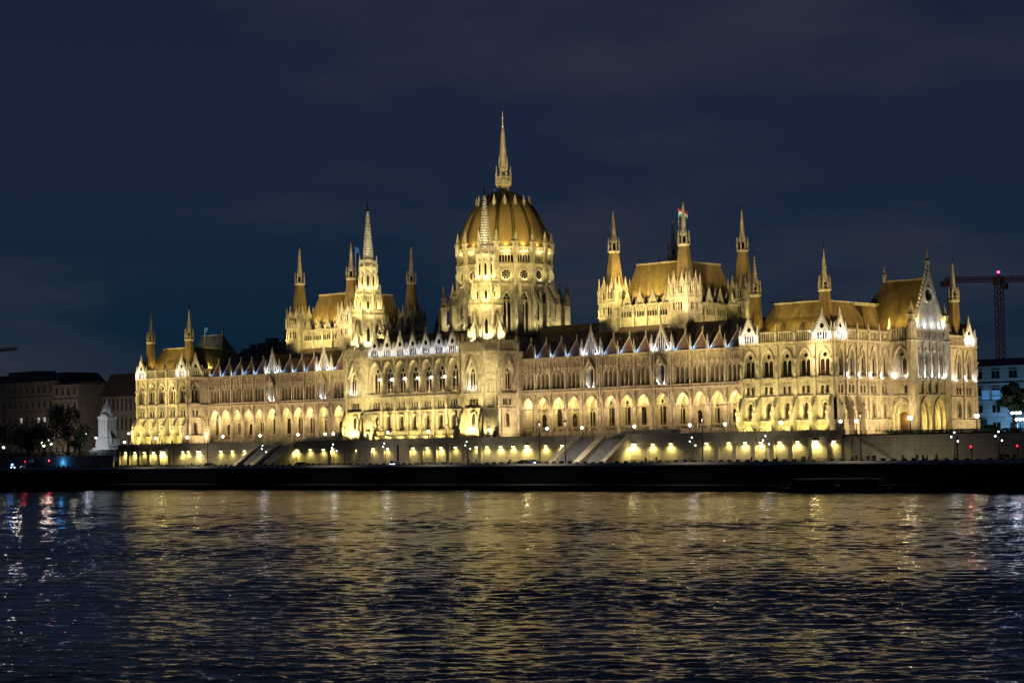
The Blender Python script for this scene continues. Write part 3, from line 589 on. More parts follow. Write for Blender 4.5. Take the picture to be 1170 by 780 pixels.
# --- centre block
FC = Fr(0, -13.9, 0)
cc = [(i-3)*5.13 for i in range(7)]
b = MB().m('stone'); cv = MB().m('carve')
u0, u1 = -18.6, 18.2
b.box(u0, u1, -.3, .5, G-.1, 13.6, FC); b.row(FC, u0, u1, 13.6, 20.6, [(c, 1.05, 15.4, 18.6, 19.7) for c in cc], .6)
b.row(FC, u0, u1, 20.6, 24.5, [(c+k*.95, .33, 21.3, 23.3, 23.35) for c in cc for k in (-1, 0, 1)], .4)
b.row(FC, u0, u1, 24.5, 35.3, [(c, 1.95, 25.5, 31.6, 34.6) for c in cc], 1.1)
b.box(u0, u1, -3, -1.0, G, 35.3, FC)
for c in cc:
    win('low', FC, c, -.5, 15.5); win('pair', FC, c, -.85, 25.7)
    for k in (-1, 0, 1): win('sq', FC, c+k*.95, -.38, 21.4)
    cv.hood(FC, c, 1.05, 18.6, 19.7, .25, .3, 0, 2.4); cv.hood(FC, c, 1.95, 31.6, 34.6, .3, .4)
    for k in (-.7, .7): win('tiny', FC, c+k, .53, 12.3)
    for k in (-1, 1): cv.box(c+k*2.2-.17, c+k*2.2+.17, 0, .35, 25.2, 31.5, FC); cv.box(c+k*2.2-.27, c+k*2.2+.27, 0, .45, 31.3, 31.7, FC)
for c in cc[:-1]:
    q = c+2.56; pilaster(cv, FC, q, 20.6, 35.4, .6, .55, 0, True, 3); pilaster(cv, FC, q, G, 20.6, .6, .35, 0, False)
    g = MB().m('iron'); g.box(q-.05, q+.05, .5, 1.0, 29.9, 30.0, FC); g.m('globe'); g.lathe(q, -13.9-1.0, [(.05, 29.2), (.28, 29.4), (.28, 29.7), (.05, 29.9)], 6); part(g, 'wall_lamp')
    wl(q, -15.3, 29.5, 60, (1, .82, .5), 0, 1, 0)
for z, pr_, h in ((20.5, .3, .3), (24.4, .8, .35), (13.5, .6, .25), (35.5, .7, .4), (15.0, .25, .2)): cv.box(u0, u1, -.3, pr_, z, z+h, FC)
cv.dent(FC, u0, u1, 35.0, 0, .6, .45, .5); cv.balus(FC, u0, u1, 24.75, 25.5, .75, .5, .16)
part(b, 'central_block'); part(cv, 'central_tracery')
for c in cc: wgable(FC, c, 1.95, 35.9, 41.4, .3, 1.15)
b = MB().m('darkroof'); b.dz([(-1.5, 35.8), (-10, 42.5), (-13, 42.5), (-14.2, 35.8)], u0+1, u1-1, FC); part(b, 'central_roof')
b = MB().m('stone'); b.box(-28, 28, -45, 5.5, G, 36, F0); b.box(-24, 24, -45, 1, 36, 40.5, F0); b.m('darkroof'); b.box(-24.4, 24.4, -45.4, 1.4, 40.5, 41.0, F0); part(b, 'central_core')
# --- river towers
for s in (1, -1):
    X, Y = 23.4*s, -8.25
    def csq(h, ch, z, X=X, Y=Y): return [(X+a_, Y+b_, z) for a_, b_ in ((h-ch, -h), (h, -h+ch), (h, h-ch), (h-ch, h), (-h+ch, h), (-h, h-ch), (-h, -h+ch), (-h+ch, -h))]
    b = MB().m('stone'); b.loop([csq(6.6, 2.1, G-.1), csq(6.6, 2.1, 13.5), csq(6.25, 2, 13.8), csq(6.25, 2, 35.5)])
    cv = MB().m('carve')
    for z, h, pr_ in ((20.5, .3, .3), (24.4, .35, .5), (35.5, .45, .6), (13.5, .2, .15)): cv.loop([csq(6.25+pr_, 2+pr_*.5, z), csq(6.25+pr_, 2+pr_*.5, z+h)])
    tw_ = part(b, 'river_tower')
    faces = [(Fr(X, Y-6.25, 0), 4.25), (Fr(X+6.25, Y, 90), 4.25), (Fr(X-6.25, Y, -90), 4.25)]
    for F, hw in faces:
        cv.uz([(-1.15, 25.6), (1.15, 25.6), (1.15, 30.2), (0, 32), (-1.15, 30.2)], .01, .06, F)
        cv.hood(F, 0, 1.15, 30.0, 31.8, .35, .6, 0, 4.4); cv.uz([(-2.3, 30.2), (-1.7, 30.2), (0, 33.6), (1.7, 30.2), (2.3, 30.2), (0, 34.9)], 0, 1.0, F)
        cv.balus(F, -4.2, 4.2, 35.95, 38.5, .5, .6, .25, .4)
        win('nar', F, 0, .1, 25.7); 
        for k in (-1, 0, 1): win('sq', F, k*1.1, .03, 21.5)
        for k in range(9): cv.uz([(-3.3+k*.75, 33.6), (-3.3+k*.75+.5, 33.6), (-3.3+k*.75+.25, 34.6)], 0, .2, F)
        for k in (-3, -2.2, 2.2, 3): cv.box(k-.1, k+.1, 0, .3, 13.8, 20.5, F); cv.box(k-.1, k+.1, 0, .3, 25, 33, F)
        cv.dent(F, -4.2, 4.2, 35.0, 0, .6, .4, .5); cv.box(-4.2, 4.2, 0, .25, 24.0, 24.2, F); cv.box(-4.2, 4.2, 0, .2, 15.2, 15.4, F)
        win('low', F, 0, .03, 15.6); cv.hood(F, 0, .85, 18.3, 19.5, .25, .35, 0, 2.5)
        for k in (-1, 1): pilaster(cv, F, k*3.7, G, 35.5, .9, .6, 0, True, 5.5); cv.box(k*2.4-.3, k*2.4+.3, 0, .5, 27, 29, F)
    for F, hw in ((Fr(X+5.25, Y-5.25, 45), 1.4), (Fr(X-5.25, Y-5.25, -45), 1.4)):
        cv.balus(F, -1.3, 1.3, 35.95, 38.5, .5, .6, .25, .4); cv.dz([(0, G), (2.7, G), (2.3, 13.4), (1.1, 18.5), (.3, 20.6), (0, 20.6)], -2.0, 2.0, F); cv.box(-.14, .14, 0, .35, 25, 35, F); [cv.box(q_-.16, q_+.16, 0, .4, 21, 35, F) for q_ in (-1.15, 1.15)]; [cv.uz([(q_-.55, z_), (q_-.35, z_), (q_, z_+.9), (q_+.35, z_), (q_+.55, z_), (q_, z_+1.4)], 0, .3, F) for q_ in (-.6, .6) for z_ in (23, 28.5, 32.5)]; [cv.box(-1.3, 1.3, 0, .32, z_, z_+.18, F) for z_ in (22.6, 27.8, 29.9)]; cv.hood(F, -.8, .45, 14.2, 15, .12, .3, 2.2, 2); cv.hood(F, .8, .45, 14.2, 15, .12, .3, 2.2, 2); cv.m('glass'); [cv.uz([(q_-.4, G+.2), (q_+.4, G+.2), (q_+.4, 14.2), (q_, 14.9), (q_-.4, 14.2)], 2.3, 2.72, F) for q_ in (-.8, .8)]; cv.m('carve')
    cv.build('tower_ornament', tw_)
    for F in (faces[0][0],): 
        for k in (-3.7, 3.7): buttress(F, k*.98, 20.6, 1.9, .6)
    # upper octagon
    x, y = 23.2*s, -9.2
    b = MB().m('stone')
    b.lathe(x, y, [(3.85, 35.9), (3.8, 47.0), (4.1, 47.6), (4.45, 48.4)], 8); b.lathe(x, y, [(3.15, 48.4), (3.05, 53.6), (3.4, 54.2)], 8); b.lathe(x, y, [(2.15, 54.3), (2.05, 61.2), (2.5, 61.9), (2.5, 62.3), (1.6, 62.4)], 8)
    ut = part(b, 'tower_shaft')
    cv = MB().m('carve')
    for i in range(8):
        an = 22.5+45*i
        a_ = R(an)
        for rr, z, h, w in ((5.3, 36, 6.5, .95), (4.75, 45.8, 5.4, .5), (4.1, 50.5, 3.4, .32), (3.65, 52.2, 5.0, .45), (2.9, 56.5, 3.4, .3), (2.6, 60.5, 4.9, .4)):
            cv.pin(x+rr*math.cos(a_), y+rr*math.sin(a_), z, h, w)
        Fv = Fr(x, y, an+90)
        cv.box(-.32, .32, 4.0, 4.4, 38, 47.6, Fv); cv.box(-.2, .2, 3.2, 3.6, 48.6, 54, Fv); cv.box(-.17, .17, 2.2, 2.6, 55, 61.6, Fv)
        cv.dz([(4.1, 36), (5.6, 36), (5.3, 39.6), (4.7, 42.2), (4.1, 43.5)], -.28, .28, Fv)
        cv.dz([(3.3, 50.6), (4.1, 49.6), (4.1, 50.2), (3.3, 51.4)], -.15, .15, Fv); cv.dz([(2.3, 57.0), (2.9, 56), (2.9, 56.6), (2.3, 57.8)], -.12, .12, Fv)
        Fa = Fr(x, y, 45*i)
        cv.balus(Fa, -1.8, 1.8, 48.5, 49.8, 4.5, .45, .16, .25); cv.balus(Fa, -1.4, 1.4, 54.3, 55.5, 3.4, .42, .14, .2); cv.balus(Fa, -1.0, 1.0, 62.3, 63.7, 2.5, .45, .16, .4)
        cv.box(-1.85, 1.85, 3.9, 4.7, 48.1, 48.5, Fa); cv.box(-1.45, 1.45, 3.0, 3.6, 53.9, 54.3, Fa); cv.box(-1.1, 1.1, 2.1, 2.7, 61.8, 62.3, Fa)
        cv.hood(Fa, 0, .5, 51.4, 52.6, .14, .3, 3.12, 2.2); cv.hood(Fa, 0, .45, 59, 60.1, .14, .3, 2.1, 3.2); cv.hood(Fa, 0, .7, 44.6, 46, .2, .35, 3.8, 4.5)
        cv.uz([(-.9, 52.6), (-.6, 52.6), (0, 53.6), (.6, 52.6), (.9, 52.6), (0, 54.6)], 3.1, 3.5, Fa)
        if i % 2 == 0: cv.uz([(-1.15, 42.4), (-.8, 42.4), (0, 44.6), (.8, 42.4), (1.15, 42.4), (0, 46)], 3.8, 4.6, Fa); cv.box(-.35, .35, 3.8, 4.6, 39.2, 42.3, Fa)
        cv.m('glass')
        cv.uz([(-.36, 50), (.36, 50), (.36, 51.6), (0, 52.4), (-.36, 51.6)], 3.08, 3.16, Fa); cv.uz([(-.3, 56.4), (.3, 56.4), (.3, 59), (0, 59.9), (-.3, 59)], 2.1, 2.17, Fa)
        if i % 2: cv.uz([(-.4, 40.6), (.4, 40.6), (.4, 43.8), (0, 44.8), (-.4, 43.8)], 3.78, 3.88, Fa)
        cv.m('carve')
    cv.build('gallery', ut)
    p = MB().m('pale'); n = 19; pr_ = [(1.35, 62.4)]
    for i in range(n+1):
        t = i/n; z = 64.2+13.3*t; rr = 1.22*(1-t)+.2*t; pr_ += [(rr, z), (rr+.03, z+.3), (rr+.2, z+.36), (rr+.2, z+.46)]
    p.lathe(x, y, pr_+[(.18, 78.1)], 8)
    for i in range(n):
        t = i/n; rr = (1.22*(1-t)+.2*t)/math.cos(math.pi/8); z = 64.3+13.3*t
        for j in range(8):
            a_ = math.pi/8+j*math.pi/4; w_ = .5*(1-t*.4); ca, sa = math.cos(a_), math.sin(a_); h_ = .2
            p.idx([(x+rr*ca-h_*.6*sa, y+rr*sa+h_*.6*ca, z-.05), (x+rr*ca+h_*.6*sa, y+rr*sa-h_*.6*ca, z-.05), (x+(rr+w_)*ca, y+(rr+w_)*sa, z+.32), (x+rr*ca, y+rr*sa, z+.36), (x+(rr+w_*.7)*ca, y+(rr+w_*.7)*sa, z+.42)], [(0, 1, 2), (1, 3, 4, 2), (0, 2, 4, 3)])
    p.m('iron'); p.lathe(x, y, [(.2, 78), (.28, 78.6), (.3, 79.2), (.12, 79.7), (.17, 80), (.05, 80.3)], 6); p.box(x-.05, x+.05, -y-.05, -y+.05, 80, 82)
    p.build('spire', ut)
    # tower lighting: floods on the balconies
    for i in range(8):
        a_ = R(22.5+45*i); k = math.cos(a_), math.sin(a_)
        if k[1] > .5 and abs(k[0]) < .8: continue
        a_ = R(22.5+45*i+22.5); k = math.cos(a_), math.sin(a_)
        spot(x+6.0*k[0], y+6.0*k[1], 38.6, x+3.2*k[0], y+3.2*k[1], 44.5, 1150, (1, .84, .40), 110, .15)
    for i in range(8):
        a_ = R(45*i-90); k = math.cos(a_), math.sin(a_)
        if k[1] > .8: continue
        wl(x+4.15*k[0], y+4.15*k[1], 49.9, 260, (1, .80, .28), -k[0], -k[1]); wl(x+3.1*k[0], y+3.1*k[1], 55.7, 190, (1, .84, .34), -k[0], -k[1])
        spot(x+2.5*k[0], y+2.5*k[1], 63.9, x+.6*k[0], y+.6*k[1], 72, 170, (1, .88, .52), 70, .1)
    spot(x+(30 if s > 0 else 40), -38, 16, x, y, 69, 60000, (1, .87, .50), 16, .3, .8); spot(x+(30 if s > 0 else 40), -38, 16, x, y, 56, 34000, (1, .82, .38), 15, .3, .8)  # beams from over the quay, added to brighten shaft and spire
# --- dome
DX, DY = 0, 23
b = MB().m('stone'); b.lathe(DX, DY, [(15.4, 36), (15.4, 40), (13.3, 40.5), (13.2, 56), (13.8, 56.3), (13.8, 56.7), (13.0, 57), (13.0, 61.6), (13.6, 62), (13.6, 62.3), (12.9, 62.4), (12.9, 65.0), (13.6, 65.3), (13.6, 65.7), (13.0, 65.8)], 16)
dr = part(b, 'dome_drum')
cv = MB().m('carve'); ww = 2*13.2*math.tan(math.pi/16)
for i in range(16):
    Fa = Fr(DX, DY, i*22.5); Fv = Fr(DX, DY, i*22.5+11.25)
    cv.m('glass')
    for k in (-1, 1): cv.uz([(k*.62-.42, 42.5), (k*.62+.42, 42.5), (k*.62+.42, 50.5), (k*.62, 51.5), (k*.62-.42, 50.5)], 13.2, 13.36, Fa)
    for a_, z in ((-.5, 52.3), (.5, 52.3), (0, 53.2)): cv.uz([(a_+.38*math.cos(j*math.pi/4), z+.38*math.sin(j*math.pi/4)) for j in range(8)], 13.2, 13.34, Fa)
    for k in range(8): q = k*math.pi/4; cv.uz([(.0, 59.1), (1.3*math.cos(q), 59.1+1.3*math.sin(q)), (1.3*math.cos(q+.6), 59.1+1.3*math.sin(q+.6))], 13.02, 13.1, Fa)
    for k in range(5): cv.uz([(-1.64+k*.82-.27, 62.7), (-1.64+k*.82+.27, 62.7), (-1.64+k*.82+.27, 64.3), (-1.64+k*.82, 64.8), (-1.64+k*.82-.27, 64.3)], 12.88, 12.97, Fa)
    cv.m('carve'); cv.hood(Fa, 0, 1.25, 51.2, 54.0, .28, .5, 13.25, 8.5); ring(cv, 0, 59.1, 1.32, .25, 13.0, 13.35, 14, Fa); cv.box(-.1, .1, 13.35, 13.55, 42.5, 52, Fa)
    cv.balus(Fa, -ww/2+.2, ww/2-.2, 65.7, 66.9, 13.6, .6, .2, .45); cv.balus(Fa, -ww/2+.2, ww/2-.2, 56.9, 57.6, 13.75, .6, .16); cv.dent(Fa, -ww/2+.2, ww/2-.2, 61.4, 13.0, .6, .45, .5)
    for k in range(6): cv.box(-2.05+k*.82-.08, -2.05+k*.82+.08, 12.95, 13.2, 62.4, 65.2, Fa)
    cv.box(-.6, .6, 13.0, 14.1, 40, 66, Fv); q = Fv.P(0, 13.75, 0); cv.pin(q[0], q[1], 65.5, 6.4, 1.1)
    cv.box(-.35, .35, 14.1, 14.5, 40, 60, Fv); cv.box(-.7, .7, 13, 14.3, 57, 57.3, Fv); cv.box(-.7, .7, 13, 14.35, 62, 62.4, Fv)
cv.build('drum_tracery', dr)
for i in range(16):
    Fv = Fr(DX, DY, i*22.5+11.25); b = MB().m('stone')
    b.box(-.7, .7, 17.4, 19.0, 36, 50.5, Fv); b.dz([(17.6, 49.4), (17.6, 50.7), (14.0, 56.4), (13.4, 56.4), (13.4, 54.2)], -.33, .33, Fv); b.dz([(17.6, 44), (17.6, 45), (13.4, 48.2), (13.4, 46.8)], -.3, .3, Fv)
    b.m('carve'); b.box(-.85, .85, 17.2, 19.2, 44, 44.3, Fv); b.box(-.85, .85, 17.2, 19.2, 50.2, 50.6, Fv); q = Fv.P(0, 18.2, 0)
    for du, dd in ((-.5, -.5), (.5, -.5), (-.5, .5), (.5, .5)): q2 = Fv.P(du, 18.2+dd, 0); b.pin(q2[0], q2[1], 50.2, 3.2, .42)
    b.pin(q[0], q[1], 50.2, 6.6, 1.0); part(b, 'flying_buttress')
prof = [(12.95*rr, 65.8+18*h) for h, rr in ((0, 1), (.12, .995), (.25, .975), (.36, .935), (.46, .88), (.55, .825), (.64, .755), (.72, .68), (.79, .595), (.85, .51), (.9, .43), (.95, .345), (1, .24))]
b = MB().m('copper'); b.lathe(DX, DY, prof, 64, 0, False); dm = part(b, 'dome', True)
for i in range(16):
    a_ = R(i*22.5+11.25-90); rb = MB().m('rib'); ca, sa = math.cos(a_), math.sin(a_)
    for off in (-.32, .32):
        ringsl = []
        for r, z in prof: ringsl.append([(DX+(r+dd)*ca-(off*(.35+.65*r/12)+w_)*sa, DY+(r+dd)*sa+(off*(.35+.65*r/12)+w_)*ca, z+dd*.3) for dd, w_ in ((0, -.09), (0, .09), (.35, .09), (.35, -.09))])
        rb.loop(ringsl)
    rb.build('rib', dm)
for i in range(16):
    b = MB().m('carve'); a_ = R(i*22.5-90); k = (math.cos(a_), math.sin(a_)); r, z = prof[8]
    b.pin(DX+(r+.1)*k[0], DY+(r+.1)*k[1], z-.6, 3.2, .62); b.build('dome_pinnacle', dm)
b = MB().m('carve'); b.lathe(DX, DY, [(2.9, 82.6), (2.5, 83.4), (1.5, 84.3), (1.4, 85.2), (2.35, 86.2), (2.35, 87.3), (2.1, 87.4), (.95, 87.5), (.9, 90.3), (1.3, 90.6), (1.25, 91.0), (.85, 91.2), (.8, 93)], 8)
for i in range(8):
    a_ = math.pi/8+i*math.pi/4; b.pin(DX+2.2*math.cos(a_), DY+2.2*math.sin(a_), 87.3, 4.4, .36); b.pin(DX+2.9*math.cos(a_), DY+2.9*math.sin(a_), 82.4, 2.4, .5); b.pin(DX+1.2*math.cos(a_), DY+1.2*math.sin(a_), 91, 3.2, .3)
    b.balus(Fr(DX, DY, i*45), -.95, .95, 87.4, 88.5, 2.3, .38, .12, .2)
ln = b.build('lantern', dm)
b = MB().m('carve'); b.lathe(DX, DY, [(.8, 92.5), (.12, 103)], 8)
for i in range(16):
    t = i/16; rr = .8*(1-t)+.12; z = 93.3+9.5*t
    for j in range(8): a_ = math.pi/8+j*math.pi/4; b.idx([(DX+rr*math.cos(a_), DY+rr*math.sin(a_), z-.1), (DX+(rr+.36)*math.cos(a_), DY+(rr+.36)*math.sin(a_), z+.25), (DX+rr*math.cos(a_), DY+rr*math.sin(a_), z+.3)], [(0, 1, 2)])
b.m('pale'); b.lathe(DX, DY, [(.14, 102.8), (.09, 107.6)], 6); b.lathe(DX, DY, [(.02, 102.8), (.35, 103.2), (.02, 103.6)], 6); b.lathe(DX, DY, [(.02, 105.4), (.25, 105.7), (.02, 106)], 6); b.build('spire', dm)
for i in range(16):
    a_ = R(i*22.5-90); k = (math.cos(a_), math.sin(a_))
    if k[1] > .45: continue
    spot(DX+19.8*k[0], DY+19.8*k[1], 42.0, DX+12*k[0], DY+12*k[1], 54, 900, (1, .84, .42), 105, .2)
    spot(DX+15.2*k[0], DY+15.2*k[1], 57.2, DX+12*k[0], DY+12*k[1], 63, 230, (1, .84, .40), 130, .15)
    spot(DX+13.3*k[0], DY+13.3*k[1], 67.2, DX+11*k[0], DY+11*k[1], 78, 105, GOLD, 120, .2)
    wl(DX+14.6*k[0], DY+14.6*k[1], 65.6, 110, (1, .84, .36), -k[0], -k[1])
for (x, y, z) in ((46, -12, 43), (-30, -30, 43), (40, -40, 40), (75, 0, 45)):
    spot(x, y, z, 0, 20, 76, 24000, (1, .76, .26), 40, .4)
spot(14, -6, 50, 0, 23, 95, 9000, (1, .85, .5), 30); spot(-14, -6, 50, 0, 23, 92, 4000, (1, .85, .5), 30)
# hipped wing roofs around the dome and link buildings
b = MB().m('roof'); b.loop([[(24, 5, 36), (50, 5, 36), (50, 40, 36), (24, 40, 36)], [(24, 14, 43.5), (50, 14, 43.5), (50, 31, 43.5), (24, 31, 43.5)]]); b.m('stone'); b.box(24, 50, -42, -5.5, G, 36.1); part(b, 'link_roof')
b = MB().m('roof'); b.loop([[(-50, 5, 36), (-24, 5, 36), (-24, 40, 36), (-50, 40, 36)], [(-50, 14, 43.5), (-24, 14, 43.5), (-24, 31, 43.5), (-50, 31, 43.5)]]); b.m('stone'); b.box(-50, -24, -42, -5.5, G, 36.1); part(b, 'link_roof')
for s in (1, -1):
    b = MB().m('darkroof'); x0, x1 = sorted((78*s, 112*s)); b.loop([[(x0, 18, 33), (x1, 18, 33), (x1, 46, 33), (x0, 46, 33)], [(x0, 26, 40), (x1, 26, 40), (x1, 38, 40), (x0, 38, 40)]]); part(b, 'link_roof')
    for q, y_ in ((1, 8.2), (-1, 8.2)):
        t_ = MB().m('darkroof'); xx = s*17.5; 
# conical stair roofs beside the drum
for s in (1, -1):
    b = MB().m('darkroof'); b.lathe(11.5*s, 7.5, [(2.3, 41.8), (.1, 50)], 8); b.m('stone'); b.lathe(11.5*s, 7.5, [(2.2, 36), (2.2, 41.8)], 8); part(b, 'stair_turret')
# --- chamber halls
for s in (1, -1):
    xs = (52*s, 75.7*s); ys = (10.4, 35.7); xa, xb = min(xs), max(xs)
    b = MB().m('stone'); b.box(xa, xb, -35.7, -9.4, G+12, 47.3, F0)
    cv = MB().m('carve')
    for F, a, c in ((Fr(0, 9.4, 0), xa+3.1, xb-3.1), (Fr(xb, 0, 90), 13.5, 32.6), (Fr(xa, 0, -90), -32.6, -13.5)):
        dd = 0
        n = 4; w = (c-a)/n
        cv.box(a, c, 0, .45, 46.9, 47.3, F); cv.box(a, c, 0, .3, 43.6, 43.8, F); cv.dent(F, a, c, 46.4, 0, .7, .4, .5)
        for i in range(n*5):
            u = a+(c-a)*(i+.5)/(n*5); cv.m('glass'); cv.uz([(u-.27, 44.1), (u+.27, 44.1), (u+.27, 45.7), (u, 45.2), (u-.27, 45.7)], 0, .04, F); cv.m('carve'); cv.box(u+.42, u+.56, 0, .3, 43.8, 46.4, F)
        for i in range(n):
            u = a+w*(i+.5)
            cv.m('glass'); gl_ = [(u-1.1, 37), (u+1.1, 37), (u+1.1, 39.2), (u, 41), (u-1.1, 39.2)]; cv.uz([(u-.8, 36), (u-.1, 36), (u-.1, 39), (u-.45, 39.8), (u-.8, 39)], .0, .05, F); cv.uz([(u+.1, 36), (u+.8, 36), (u+.8, 39), (u+.45, 39.8), (u+.1, 39)], 0, .05, F); cv.uz([(u+.45*math.cos(j*math.pi/4), 40.4+.45*math.sin(j*math.pi/4)) for j in range(8)], 0, .05, F)
            cv.m('carve'); cv.hood(F, u, 1.1, 39, 41.2, .25, .4, 0, 3)
            cv.uz([(u-1.5, 47.3), (u-1.0, 47.3), (u, 49.6), (u+1.0, 47.3), (u+1.5, 47.3), (u, 50.9)], -.2, .3, F); cv.uz([(u-1.2, 47.3), (u+1.2, 47.3), (u, 50)], -.5, -.2, F); q = F.P(u, .1, 0); cv.pin(q[0], q[1], 50.2, 1.5, .25)
            for k in (-.5, .5, 0): q = F.P(u+w*k, .2, 0); cv.pin(q[0], q[1], 46.8 if k else 47, 4.2 if k else .1, .5 if k else .1)
            cv.box(u-w/2-.25, u-w/2+.25, 0, .5, 33, 47, F)
        cv.balus(F, a, c, 47.3, 48.6, -.1, .5, .2, .3)
    h = part(b, 'chamber_hall'); cv.build('hall_tracery', h)
    b = MB().m('roof'); b.loop([[(xa+1.6, 11.4, 47.3), (xb-1.6, 11.4, 47.3), (xb-1.6, 34.7, 47.3), (xa+1.6, 34.7, 47.3)], [(xa+4.6, 14.4, 58), (xb-4.6, 14.4, 58), (xb-4.6, 31.8, 58), (xa+4.6, 31.8, 58)]])
    b.m('stone'); b.box(xa+4.4, xb-4.4, -32, -14.2, 58, 58.4); b.m('iron')
    for u in (xa+5, (xa+xb)/2, xb-5): b.box(u-.06, u+.06, -15, -14.9, 58.4, 60.6)
    rf = part(b, 'hall_roof')
    for x in xs:
        for y in ys:
            t = MB().m('stone'); t.box(x-3, x+3, -y-3, -y+3, G+12, 48.2); t.m('carve')
            for z in (40.5, 44.0, 47.8): t.box(x-3.25, x+3.25, -y-3.25, -y+3.25, z, z+.4)
            for F in (Fr(x, y-3, 0), Fr(x+3, y, 90), Fr(x-3, y, -90)):
                for k in (-1.2, -.4, .4, 1.2):
                    t.m('glass'); t.uz([(k-.2, 44.9), (k+.2, 44.9), (k+.2, 46.6), (k, 47), (k-.2, 46.6)], 0, .05, F)
                    t.uz([(k-.22, 49), (k+.22, 49), (k+.22, 50.6), (k, 51), (k-.22, 50.6)], -.15, -.08, F)
                t.m('carve'); t.uz([(-2.6, 48.2), (2.6, 48.2), (2.6, 51.4), (-2.6, 51.4)], -.6, -.16, F)
                for k in (-1.35, 1.35): t.uz([(k-1.2, 51.4), (k+1.2, 51.4), (k, 54.0)], -.6, -.1, F); q = F.P(k, -.3, 0); t.pin(q[0], q[1], 53.3, 1.9, .3)
                for k in (-2.8, 0, 2.8): q = F.P(k, -.05, 0); t.pin(q[0], q[1], 48, 6.6 if k else 5.2, .62); t.pin(q[0], q[1], 44.2, 4.2, .5)
                for k in (-1.8, -.9, .9, 1.8): t.box(k-.1, k+.1, -.16, .1, 48.2, 51.6, F)
                t.balus(F, -2.8, 2.8, 48.2, 49.0, .15, .45, .15)
            tt = part(t, 'hall_tower')
            c_ = MB().m('roof'); c_.lathe(x, y, [(2.6, 48.2), (2.35, 53), (1.32, 61.4)], 8); c_.m('stone'); c_.lathe(x, y, [(1.32, 61.4), (1.62, 61.8), (1.62, 62.1), (1.1, 62.2)], 8); c_.build('tower_roof', tt)
            l = MB().m('carve')
            for i in range(8):
                a_ = math.pi/8+i*math.pi/4; l.pin(x+1.5*math.cos(a_), y+1.5*math.sin(a_), 62, 3.6, .28)
            l.lathe(x, y, [(.7, 62.1), (.7, 64.4), (1.0, 64.6), (.85, 65.2), (.6, 66.4), (.07, 73)], 8); l.m('iron'); l.box(x-.05, x+.05, -y-.05, -y+.05, 72.8, 74.6)
            l.m('glass'); l.lathe(x, y, [(.73, 62.5), (.73, 64)], 8); l.m('carve')
            for i in range(9):
                t_ = i/9; rr = .6*(1-t_)+.07; z = 66.6+6*t_
                for j in range(4): a_ = j*math.pi/2; l.idx([(x+rr*math.cos(a_), y+rr*math.sin(a_), z-.1), (x+(rr+.28)*math.cos(a_), y+(rr+.28)*math.sin(a_), z+.2), (x+rr*math.cos(a_), y+rr*math.sin(a_), z+.25)], [(0, 1, 2)])
            l.build('lantern', tt)
            # floods at the foot of each turret roof
            for qx, qy in ((0, -1), (1, 0)):
                wl(x+qx*2.75+.3*qy, y+qy*2.75, 49.4, 70, YEL, -qx, -qy)
    # hall lighting
    for i in range(4):
        u = xa+4+(xb-xa-8)*(i+.5)/4
        spot(u, 2.5, 41.8, u, 10, 46, 650, YEL, 120, .25); spot(u, 10.2, 49.2, u, 14, 57, 420, GOLD, 125, .15)
    for i in range(4):
        v = 13.5+19*(i+.5)/4
        spot(xb+7.5, v, 38.5, xb, v, 44, 650, YEL, 120, .25); spot(xb-.4, v, 49.2, xb-4, v, 57, 420, GOLD, 125, .15)
    spot(xa-4, 3, 40, xa, 8, 58, 2600, YEL, 80); spot(xb+5, 3, 41, xb, 8, 57, 3600, YEL, 75); spot(xb+8, 30, 40, xb+1, 34, 57, 3200, YEL, 80)
    spot(xb+16, -6, 40, xb-6, 18, 62, 9500, (1, .78, .45), 60)
# spare windows
for nm, L in spare.items():
    b = MB()
    for pr, F, u, d_, z in L:
        me = pr.data; q = F.P(u, d_, z)
        for pl in me.polygons:
            b.m([k for k in M if M[k] == me.materials[pl.material_index]][0])
            b.face([(q[0]+me.vertices[i].co.x*F.c-me.vertices[i].co.y*F.s, q[1]+me.vertices[i].co.x*F.s+me.vertices[i].co.y*F.c, z+me.vertices[i].co.z) for i in pl.vertices])
    o = part(b, nm); o['kind'] = 'stuff'
# ------------------------------------------------------------ facade lighting
for s in (1, -1):
    a = E0 if s > 0 else -E1; w = (E1-E0)/5
    for i in range(6):                       # base floods between the buttresses
        x = a+w*i
        if i < 5: spot(a+w*(i+.5), -12.4, 13.0, a+w*(i+.5), -8.6, 27, 1250*random.uniform(.8, 1.2), (1, .81, .32), 75, .15)
        if i < 5: spot(a+w*(i+.5), -8.6-4.2, 12.6, a+w*(i+.5), -8.6, 17.0, 620*(.7+.6*random.random()), (1, .82, .25), 110, .2)
        spot(x, -16.6, 13.2, x, -8.6, 26, 1000*random.uniform(.8, 1.2), (1, .80, .35), 105, .25)
        if i < 5: spot(a+w*(i+.5), -8.0, 36.9, a+w*(i+.5), -4.5, 42, 230, GOLD, 140, .12)
    for k in (0, 4):
        wl(a+w*(k+.5)-1.6, -10.4, 34.9, 62, WHITE); wl(a+w*(k+.5)+1.6, -10.4, 34.9, 62, WHITE)
    for (x, y) in ((110.05, -6), (130.06, -6)):
        spot(x*s-2.5, y-3.0, 36, x*s, y, 44, 260, YEL, 70, .1); spot(x*s+3, y-2, 36, x*s, y, 44, 200, YEL, 70, .1)
    for i, (xc, w2, t) in enumerate(bays):   # wing wash, slightly rosy
        spot(xc*s, -14.2, 13.0, xc*s, 0, 25.5, 950*random.uniform(.85, 1.15), (1, .70, .38), 96, .3); spot(xc*s, -4.6, 12.9, xc*s, 0, 28, 900*random.uniform(.8, 1.2) if i > 0 else 500, (1, .70, .38), 75, .15)
F1 = -107.36
